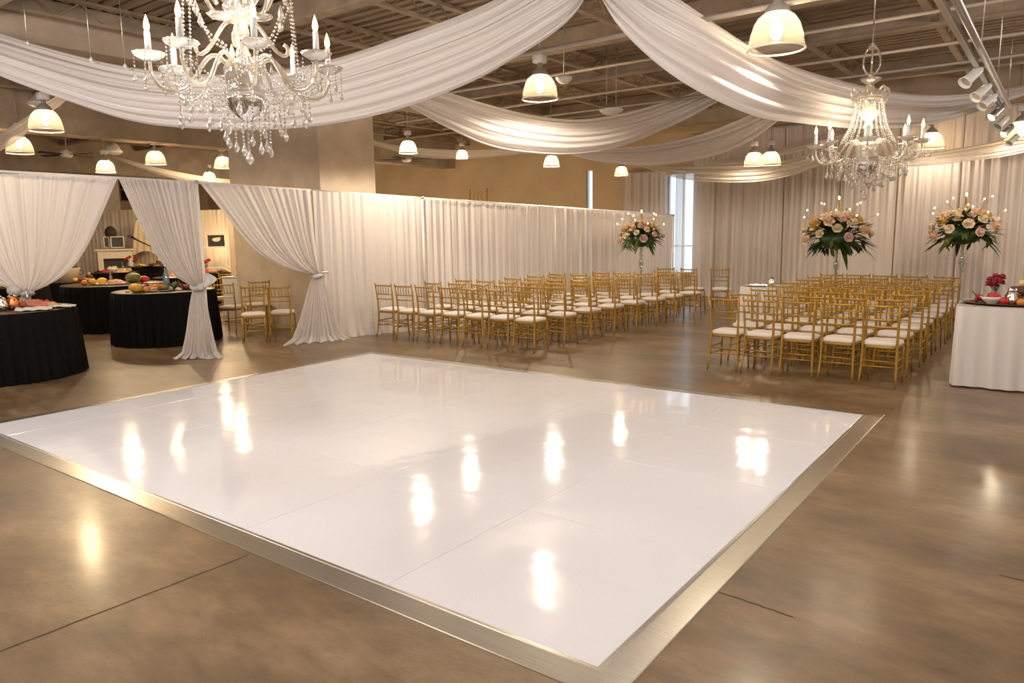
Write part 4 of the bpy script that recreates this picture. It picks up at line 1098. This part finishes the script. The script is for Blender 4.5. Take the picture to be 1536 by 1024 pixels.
spread(T1, TH_, [('platter', 'silver', -.25, .40, 1.0, .2, 'silver oval platter'), ('wedge', 'cheese', -.62, .52, 1.3, .5, 'pale cheese wedge'), ('loaf', 'bread', -.60, .2, 1.2, .4, 'golden bread loaf'), ('bowl', 'red', -.12, .05, 1.1, 0, 'white bowl of red fruit'),
                ('pot', 'copper', .14, .22, 1.0, .8, 'copper pot with lid'), ('pot', 'silver', .02, .30, .9, 2.2, 'silver pot with lid'), ('jar', 'salmon', -.30, .42, 1.3, 0, 'rosy jar'), ('slices', 'salmon', .36, .12, 1.5, .3, 'fan of rosy cured slices'),
                ('napkin', 'redcloth', .40, -.12, 1.4, .4, 'crumpled red napkin'), ('napkin', 'paper', .36, .42, 2.0, -.4, 'white paper liner'), ('loaf', 'bread', .52, .14, .9, 1.2, 'small bread roll loaf'), ('napkin', 'paper', .60, .28, 1.6, .9, 'second, outer white paper liner'),
                ('bottle', 'glass', -.38, -.1, .8, 0, 'clear glass bottle'), ('jar', 'cheese', -.16, .52, .9, 0, 'pale yellow jar')], W1)
W2 = 'on the black table by the knotted drape'
spread(T2, TH_, [('platter', 'silver', -.15, .25, 1.2, .3, 'silver oval platter'), ('melon', 'yellow', -.42, .36, .9, .4, 'yellow melon'), ('fruit', 'orange', -.26, .46, 1.1, 0, 'orange fruit in front'), ('fruit', 'orange', -.12, .18, 1.3, 0, 'larger orange fruit'), ('fruit', 'red', -.30, .12, 1.2, 0, 'round red fruit'),
                ('loaf', 'bread', -.10, .05, 1.3, 1.2, 'golden bread loaf'), ('bottle', 'blueglass', .04, -.02, 1.35, 0, 'tall bluish glass bottle'), ('greens', 'greens', .16, .05, 1.5, 0, 'pale green leafy garnish'), ('grapes', 'grape', .32, .22, 1.5, .4, 'dark grape bunch'), ('slices', 'salmon', .42, .12, 1.3, .2, 'fan of rosy cured slices'),
                ('napkin', 'paper', .52, .30, 1.5, .2, 'white paper liner'), ('fruit', 'cheese', -.55, .42, .6, 0, 'tiny pale fruit'), ('wedge', 'cheese', -.18, .42, .8, 2, 'cheese wedge')], W2)
W3 = 'on the middle black table'
spread(T3, TH_, [('platter', 'white', -.1, .2, 1.2, .3, 'white oval platter'), ('fruit', 'yellow', -.36, .30, 1.4, 0, 'yellow fruit'), ('fruit', 'orange', -.50, .28, 1.2, 0, 'orange fruit'), ('melon', 'yellow', -.20, .22, .8, .3, 'yellow melon'), ('melon', 'green', .34, .22, 1.25, .2, 'olive green melon'),
                ('melon', 'red', .52, .14, .8, .9, 'reddish melon half'), ('loaf', 'bread', -.02, .35, 1.0, .4, 'bread loaf'), ('slices', 'salmon', .05, .05, 1.2, .4, 'rosy cured slices'), ('napkin', 'paper', .6, .4, 1.3, .3, 'white paper liner'), ('bottle', 'glass', -.05, -.1, .8, 0, 'clear glass bottle')], W3)
wh = ['on the black table behind the tied wide drape', 'on the far black table before the mantel', 'on the rearmost black table', 'on the black table half behind the knotted drape', 'on the black table under the dark screen', 'beside the ice bucket on its black table']
sets = [[('bowl', 'orange', -.2, .3, 1.4, 0, 'bowl of orange fruit'), ('loaf', 'bread', .12, .35, 1.5, .3, 'golden loaf'), ('napkin', 'paper', .3, .3, 1.3, .4, 'white napkin'), ('fruit', 'yellow', -.4, .45, 1.3, 0, 'yellow fruit')],
        [('napkin', 'redcloth', -.28, .35, 1.3, .4, 'crumpled red napkin'), ('wedge', 'cheese', .05, .35, 1.5, .3, 'broad cheese wedge'), ('loaf', 'bread', .3, .4, 1.4, .1, 'bread loaf'), ('bowl', 'cheese', -.05, .0, 1.2, 0, 'bowl of pale fruit'), ('bottle', 'glass', .2, .1, .8, 0, 'small glass bottle'), ('platter', 'white', .15, .48, .8, 0, 'white platter')],
        [('tulip', 'redcloth', -.4, .25, 1.1, 0, 'vase of red flowers'), ('tulip', 'redcloth', -.2, .45, .9, 0, 'smaller vase of red flowers'), ('slices', 'choc', .27, .3, 1.3, .2, 'brown roast slices'), ('slices', 'yellow', -.08, .2, 1.1, .5, 'yellow slices'), ('cake', 'choc', .4, .05, 1, 0, 'brown tiered cake'), ('platter', 'silver', .2, .5, 1.1, 0, 'silver platter')],
        [('slices', 'salmon', .0, .25, 1.5, .2, 'heap of rosy slices'), ('napkin', 'paper', -.2, .4, 1.3, .4, 'white napkin'), ('loaf', 'bread', .30, .38, 1.0, .4, 'bread loaf'), ('bowl', 'red', .2, .0, 1.1, 0, 'bowl of red fruit')],
        [('tulip', 'redcloth', -.2, .3, 1.3, 0, 'vase of red flowers'), ('slices', 'choc', .2, .38, 1.2, .2, 'brown roast slices'), ('slices', 'cheese', .25, .12, 1.2, .6, 'pale slices'), ('napkin', 'redcloth', -.32, .45, 1.6, .4, 'bright red napkin'), ('loaf', 'bread', -.05, .46, 1.0, .9, 'bread loaf')],
        [('bucket', 'cream', -.1, .1, 1.35, .9, 'cream ice bucket with black rim,'), ('slices', 'salmon', .30, .15, 1.1, .4, 'rosy slices'), ('grapes', 'grape', .2, .36, 1.2, 0, 'dark grapes'), ('cake', 'choc', .36, -.08, 1.0, 0, 'brown tiered cake'), ('fruit', 'yellow', .05, .45, 1.2, 0, 'yellow fruit')]]
for p, ts, w in zip(FT, sets, wh): spread((p.x, p.y), p.z, ts, w)
WR = 'on the white-clothed table'
c = Vector((wx + .47, wy + .45, 0))
spread((c.x, c.y), WH, [('platter', 'choc', .05, .10, 1.5, .1, 'long dark platter'), ('bowl', 'red', -.16, .16, .95, 0, 'white bowl of red fruit'), ('tulip', 'rasp', -.14, -.12, 1.1, 0, 'vase of deep red flowers'), ('grapes', 'rasp', -.24, .05, 1.4, .4, 'red berry bunch'), ('cake', 'choc', .10, -.05, 1.3, 0, 'dark tiered cake'), ('fruit', 'red', -.05, .24, 1.0, 0, 'small red fruit'), ('jar', 'choc', .02, .02, 1.2, 0, 'dark jar'), ('fruit', 'orange', .10, .27, .9, 0, 'small orange fruit'),
                        ('pot', 'silver', .02, .20, .8, .8, 'little silver pot'), ('pot', 'copper', .18, .22, .95, .4, 'copper pot'), ('melon', 'orange', .30, .1, .8, .4, 'orange melon'), ('tulip', 'orange', .26, -.05, .9, 0, 'vase of orange flowers'), ('napkin', 'redcloth', .38, .22, 1.0, .5, 'red napkin')], WR)
spread((STP.x, STP.y), .76, [('platter', 'silver', -.1, .05, .8, .2, 'silver tray'), ('pot', 'silver', .1, .05, .8, 1, 'small silver pot')], 'on the small round white table')

# ------------------------------------------------------------------ flower stands
def flower_stand(loc, zc, rad, label, seed, droop):
    r = random.Random(seed); R = empty('flower_stand', (loc.x, loc.y, 0), 0, label, 'flower arrangement', 'tall flower stands by the back wall')
    zb = zc - .28 * rad
    m = MB(); m.lathe([(0, 0), (.17, 0), (.17, .015), (.05, .03), (.022, .06), (.02, zb * .35), (.03, zb * .45), (.018, zb * .55), (.02, zb * .66), (.05, zb * .72), (.035, zb * .78), (.02, zb * .82), (.026, zb * .92), (.06, zb)], 16); m.build('crystal_vase', VASE, R)
    m = MB()
    for k in range(14): m.octa((.026 * math.cos(k * 2.2), .026 * math.sin(k * 2.2), zb * (.62 + .025 * k)), .013, .02, 5)
    m.build('bead_trim', CRYSTAL, R)
    m = MB(); m.ball((0, 0, zc - .10 * rad), (rad * .42, rad * .42, rad * .26), 14, 8); m.build('moss_core', LEAF, R)
    mats = [CREAM, PEACH, CREAM, PINK, CREAM, PEACH, YELLOWP]
    for k in range(34):
        a = k * 2.39996; t = (k + .5) / 34; el = -.18 + 1.55 * (1 - t) ** .8
        d = Vector((math.cos(a) * math.cos(el), math.sin(a) * math.cos(el), math.sin(el)))
        p = Vector((d.x * rad * .70, d.y * rad * .70, zc + d.z * rad * .48 - .06 * rad)) * 1.0
        m = MB(); bloom(m, p, rad * r.uniform(.105, .155), d + Vector((0, 0, .2))); m.build('bloom', mats[k % 7], R)
    for k in range(38):
        a = k * 2.39996 + .4; el = r.uniform(-.45, .65) if k % 4 else r.uniform(.5, 1.1)
        d = Vector((math.cos(a) * math.cos(el), math.sin(a) * math.cos(el), math.sin(el)))
        m = MB()
        base = Vector((d.x * rad * .3, d.y * rad * .3, zc + d.z * rad * .25 - .08 * rad))
        for q in range(3): leaf(m, base, (d + Vector((r.uniform(-.3, .3), r.uniform(-.3, .3), r.uniform(-.15, .3)))), rad * r.uniform(.42, .68), rad * r.uniform(.12, .18), r.uniform(.03, .14))
        m.build('leaf_spray', LEAF if k % 3 else LEAF2, R)
    for k in range(droop):
        a = r.uniform(0, 2 * PI); m = MB(); p = Vector((.5 * rad * math.cos(a), .5 * rad * math.sin(a), zc - .12 * rad))
        m.tube([p, p + Vector((.12 * rad * math.cos(a), .12 * rad * math.sin(a), -.25 * rad))], .005, 5)
        for q in range(4): leaf(m, p + Vector((0.03 * rad * q * math.cos(a), 0.03 * rad * q * math.sin(a), -.07 * rad * q)), Vector((math.cos(a + q), math.sin(a + q), -.9)), rad * .26, rad * .09, .03)
        m.build('hanging_leaf', LEAF2, R)
    for k in range(11):
        a = k * 2 * PI / 11 + .3; el = (.5, .95, .7)[k % 3]; d = Vector((math.cos(a) * math.cos(el), math.sin(a) * math.cos(el), math.sin(el)))
        p0 = Vector((0, 0, zc)); p1 = p0 + d * rad * r.uniform(.88, 1.0)
        m = MB(); m.tube([p0, p0.lerp(p1, .5) + Vector((0, 0, .03)), p1], [.008, .006, .004], 5); tw = m.build('twig', GOLD, R)
        MB().ball(p1, (.013, .013, .018), 8, 6).build('light_tip', TINYBULB, tw)
    m = MB(); m.tube([(0, 0, zc + .2 * rad), (0, 0, zc + .82 * rad)], [.025, .02], 8); cn = m.build('candle', GOLD, R)
    MB().ball((0, 0, zc + .88 * rad), (.018, .018, .035), 8, 6).build('candle_flame', TINYBULB, cn)
    return R
VASE = clearish('vase_glass', (.80, .88, .80), .75, .1, .03, .25)
f1 = at(962, 355, 15.5); f2 = at(1256, 352, 14.2); f3 = at(1446, 345, 13.6)
flower_stand(f1, f1.z, .60, 'tall flower stand at the far end of the drape line', 5, 4)
flower_stand(f2, f2.z, .80, 'tall flower stand in the middle, wide and drooping, below the smaller chandelier', 6, 8)
flower_stand(f3, f3.z, .74, 'tall flower stand nearest the white-clothed table', 9, 3)

# ------------------------------------------------------------------ buffet-room furnishings
def sit(px, py, d): return at(px, py, d)
SD = 22.4
q = sit(172, 373, SD); yaw = math.atan2(q.y, q.x) + PI / 2
mt = empty('white_mantel', (q.x, q.y, 0), yaw - PI, 'white mantel with a dark opening at the rear of the buffet room', 'mantel')
zt = q.z; MANT = pbr('cream_mantel_paint', (.78, .68, .52), .5)
MB().box((0, 0, zt - .03), (1.05, .34, .05)).build('shelf', MANT, mt, smooth=False)
for s in (-1, 1): MB().box((s * .40, .02, (zt - .05) / 2), (.14, .26, zt - .05)).build('side_panel', MANT, mt, smooth=False)
MB().box((0, .02, zt - .18), (.70, .24, .22)).build('front_panel', MANT, mt, smooth=False)
MB().box((0, .10, (zt - .3) / 2), (.66, .04, zt - .3)).build('dark_opening', DARKMETAL, mt, smooth=False)
def box_thing(name, px, py, d, w, h, dep, mat, frame, label, cat):
    p = sit(px, py, d); r = empty(name, p, math.atan2(p.y, p.x) + PI / 2 - PI, label, cat)
    MB().box((0, 0, h / 2), (w, dep, h)).build('box_body', mat, r, smooth=False)
    if frame:
        m = MB()
        for s in (-1, 1): m.box((s * (w / 2), -dep / 2, h / 2), (.03, .03, h)); 
        for z in (.012, h - .012): m.box((0, -dep / 2, z), (w, .03, .024))
        m.box((0, dep / 2, h - .012), (w, .03, .024)); m.build('frame', frame, r, smooth=False)
    return r
BB = pbr('black_box_lacquer', (.02, .016, .012), .35)
box_thing('display_box', 160.5, 371.3, SD, .13, .33, .2, BB, MANT, 'smaller black box with pale frame on the mantel', 'box')
box_thing('display_box', 177, 371.3, SD, .34, .34, .2, BB, MANT, 'wider black box with pale frame on the mantel', 'box')
p = sit(166, 349, SD); o = MB().ball((0, 0, 0), (.20, .16, .20), 16, 10).build('wicker_hat', pbr('dark_wicker', (.06, .04, .02), .8, noise=.4, nscale=30, bump=.6, bscale=60)); o.location = p; tag(o, 'dark round wicker hat resting on the black boxes', 'hat')
p = sit(215, 350, 23.0); r = empty('draped_cloth', p, math.atan2(p.y, p.x) + PI / 2 - PI, 'cream cloth hung on the rear wall of the buffet room', 'cloth')
m = MB(); g = []
for i in range(15):
    row = []
    for j in range(17):
        u = j / 16 - .5; v = i / 14
        w = .30 + .28 * v ** .7
        row.append((u * w * 2 * .6, -.06 - .05 * math.sin(j * 1.3 + v * 3) * (.3 + v), .45 - 1.05 * v + .06 * math.cos(u * 6)))
    g.append(row)
m.grid(g); m.build('cloth_body', pbr('cream_linen', (.80, .66, .45), .8), r)
MB().tube([(-.16, -.08, .46), (0, -.08, .52), (.16, -.08, .46)], .012, 6).build('hanger', DARKMETAL, r)
p = sit(214, 364, 22.6); r = empty('leaning_violin', p, math.atan2(p.y, p.x) + PI / 2 - PI, 'dark slim instrument neck slanting across the hanging cream cloth', 'instrument')
MB().tube([(-.32, -.05, .2), (-.1, -.05, .06), (.3, -.05, -.16)], [.035, .022, .014], 8).build('neck', DARKMETAL, r)
MB().ball((-.34, -.05, .21), (.07, .03, .045), 10, 6).build('scroll', pbr('blue_grey_paint', (.06, .10, .14), .4), r)
# shelf unit with dark screen, seen through the opening
q = sit(326, 370, 22.2); su = empty('wall_shelf', (q.x, q.y, 0), math.atan2(q.y, q.x) + PI / 2 - PI, 'shelf unit at the rear of the opening beneath the dark screen', 'shelf unit')
MB().box((0, 0, q.z - .02), (1.0, .32, .04)).build('shelf', MANT, su, smooth=False)
MB().box((0, 0, q.z - .62), (1.0, .32, .04)).build('shelf', MANT, su, smooth=False)
for s in (-1, 1): MB().box((s * .46, .02, (q.z - .04) / 2), (.06, .28, q.z - .04)).build('side_panel', GREYMETAL, su, smooth=False)
sr = box_thing('dark_screen', 325, 369.4, 22.2, .44, .34, .06, BB, DARKMETAL, 'dark screen standing on the shelf unit in the opening', 'screen')
m = MB(); m.ball((0, -.035, .2), (.12, .006, .06), 10, 6); m.ball((.08, -.035, .24), (.05, .006, .03), 8, 5); m.build('screen_picture', PEACH, sr)
# low white pedestal with a small metal ornament next to the column
q = floor_at(362, 486); hp = .92
pd = empty('white_pedestal', (q.x - .5, q.y + .25, 0), .3, 'low white pedestal beside the concrete column in the opening', 'pedestal')
MB().rbox((0, 0, hp / 2), (.42, .3, hp), .01).build('pedestal_body', WHITEPAINT, pd); MB().rbox((0, 0, hp + .012), (.46, .34, .024), .01).build('top', WHITEPAINT, pd)
r = empty('metal_ornament', (q.x - .42, q.y + .25, hp + .026), 0, 'small curled metal ornament on the low white pedestal', 'ornament')
MB().lathe([(0, 0), (.06, 0), (.05, .015), (.015, .03)], 14).build('base', CHROME, r); MB().tube(bez((0, 0, .02), (.09, 0, .10), (-.08, 0, .2), (.04, 0, .22), 12), .016, 8).build('scroll', CHROME, r)
# gilt wire ornament standing on the drape rail side, seen above the partition
p = at(718, 301, 17.5); r = empty('gilt_wire_screen', (p.x, p.y, 0), 0, 'gilt wire scrollwork peeking above the drape line before the brown wall', 'ornament')
m = MB(); z0 = p.z
for s in (-1, 1): m.tube([(s * .26, 0, 0), (s * .26, 0, z0 + .28)], .012, 6)
m.tube([(-.26, 0, z0 - .4), (.26, 0, z0 - .4)], .012, 6); m.build('wire_frame', GOLD, r)
for s in (-1, 0, 1): MB().tube(bez((s * .12, 0, z0 - .4), (s * .12 + .3, 0, z0), (s * .12 - .3, 0, z0 + .05), (s * .12 + .08, 0, z0 + .22), 14), .009, 6).build('scroll', GOLD, r)

# ------------------------------------------------------------------ light
POW = 75
def down_light(loc, power, col, ang=174):
    # light leaving the open mouth of a dome shade
    l = bpy.data.lights.new('dome_light', 'SPOT'); l.energy = power; l.color = col; l.spot_size = math.radians(ang); l.spot_blend = .25; l.shadow_soft_size = .07
    o = bpy.data.objects.new('dome_light', l); COL.objects.link(o); o.location = loc
for i, (loc, ps) in enumerate(allp):
    far = loc.x < -12
    cc = (1, .74, .44) if far else WARM
    point_light(loc + Vector((0, 0, .0)), (15 if loc.y < 14 else 8) * ps, (1, .76, .50), .05)
    down_light(loc + Vector((0, 0, -.19 * ps)), POW * (.5 if i == 0 else .35 if loc.y > 14.2 else 1.1) * (.6 + .4 * ps), cc, 138 if i == 0 else 174)
# added lights without fixtures, out of view, standing in for more hall pendants
for x, y in ((-4.6, 2.3), (-1.8, 4.6), (.9, 4.9), (-5.4, .2), (-2, -1.6), (2.6, 1.4), (-6.6, -2.6), (2.6, -3), (2.4, 9.5), (2.6, 14), (-21, 1.0), (-26, 3), (-8.4, .9), (-11.5, 1.3), (-7.2, -.2)):
    point_light((x, y, 3.65), POW * .92, (1, .94, .88), .14)
# added unseen fill lights behind the drape line, brightening the rear wall
for x, y in ((-12.5, 14.6), (-16.5, 14.2), (-22, 14)):
    point_light((x, y, 1.5), 80, (1, .82, .58), .15)
# track spots wash the back curtains
for y, tx, ty in ((13.4, -2.2, YB), (13.9, -5.4, YB), (13.0, .4, YB)):
    l = bpy.data.lights.new('track_spot', 'SPOT'); l.energy = 55; l.color = (1, .82, .60); l.spot_size = 1.1; l.spot_blend = .8; l.shadow_soft_size = .08
    o = bpy.data.objects.new('track_spot', l); COL.objects.link(o); o.location = (TX, y, 3.2)
    o.rotation_euler = (Vector((tx, ty, 1.3)) - o.location).to_track_quat('-Z', 'Y').to_euler()
w = bpy.data.worlds.new('daylight'); sc.world = w; w.use_nodes = True
bg = w.node_tree.nodes['Background']; bg.inputs[0].default_value = (.74, .87, 1, 1); bg.inputs[1].default_value = 1.0

vs = sc.view_settings
sc.display_settings.display_device = 'sRGB'
vs.view_transform = 'Standard'; vs.look = 'None'; vs.gamma = 1; vs.use_curve_mapping = False
vs.exposure = 0.8
cy = sc.cycles
cy.use_denoising = True
cy.max_bounces = 8; cy.transparent_max_bounces = 24; cy.diffuse_bounces = 4; cy.glossy_bounces = 4; cy.transmission_bounces = 6
cy.caustics_reflective = False; cy.caustics_refractive = False
cy.sample_clamp_indirect = 6
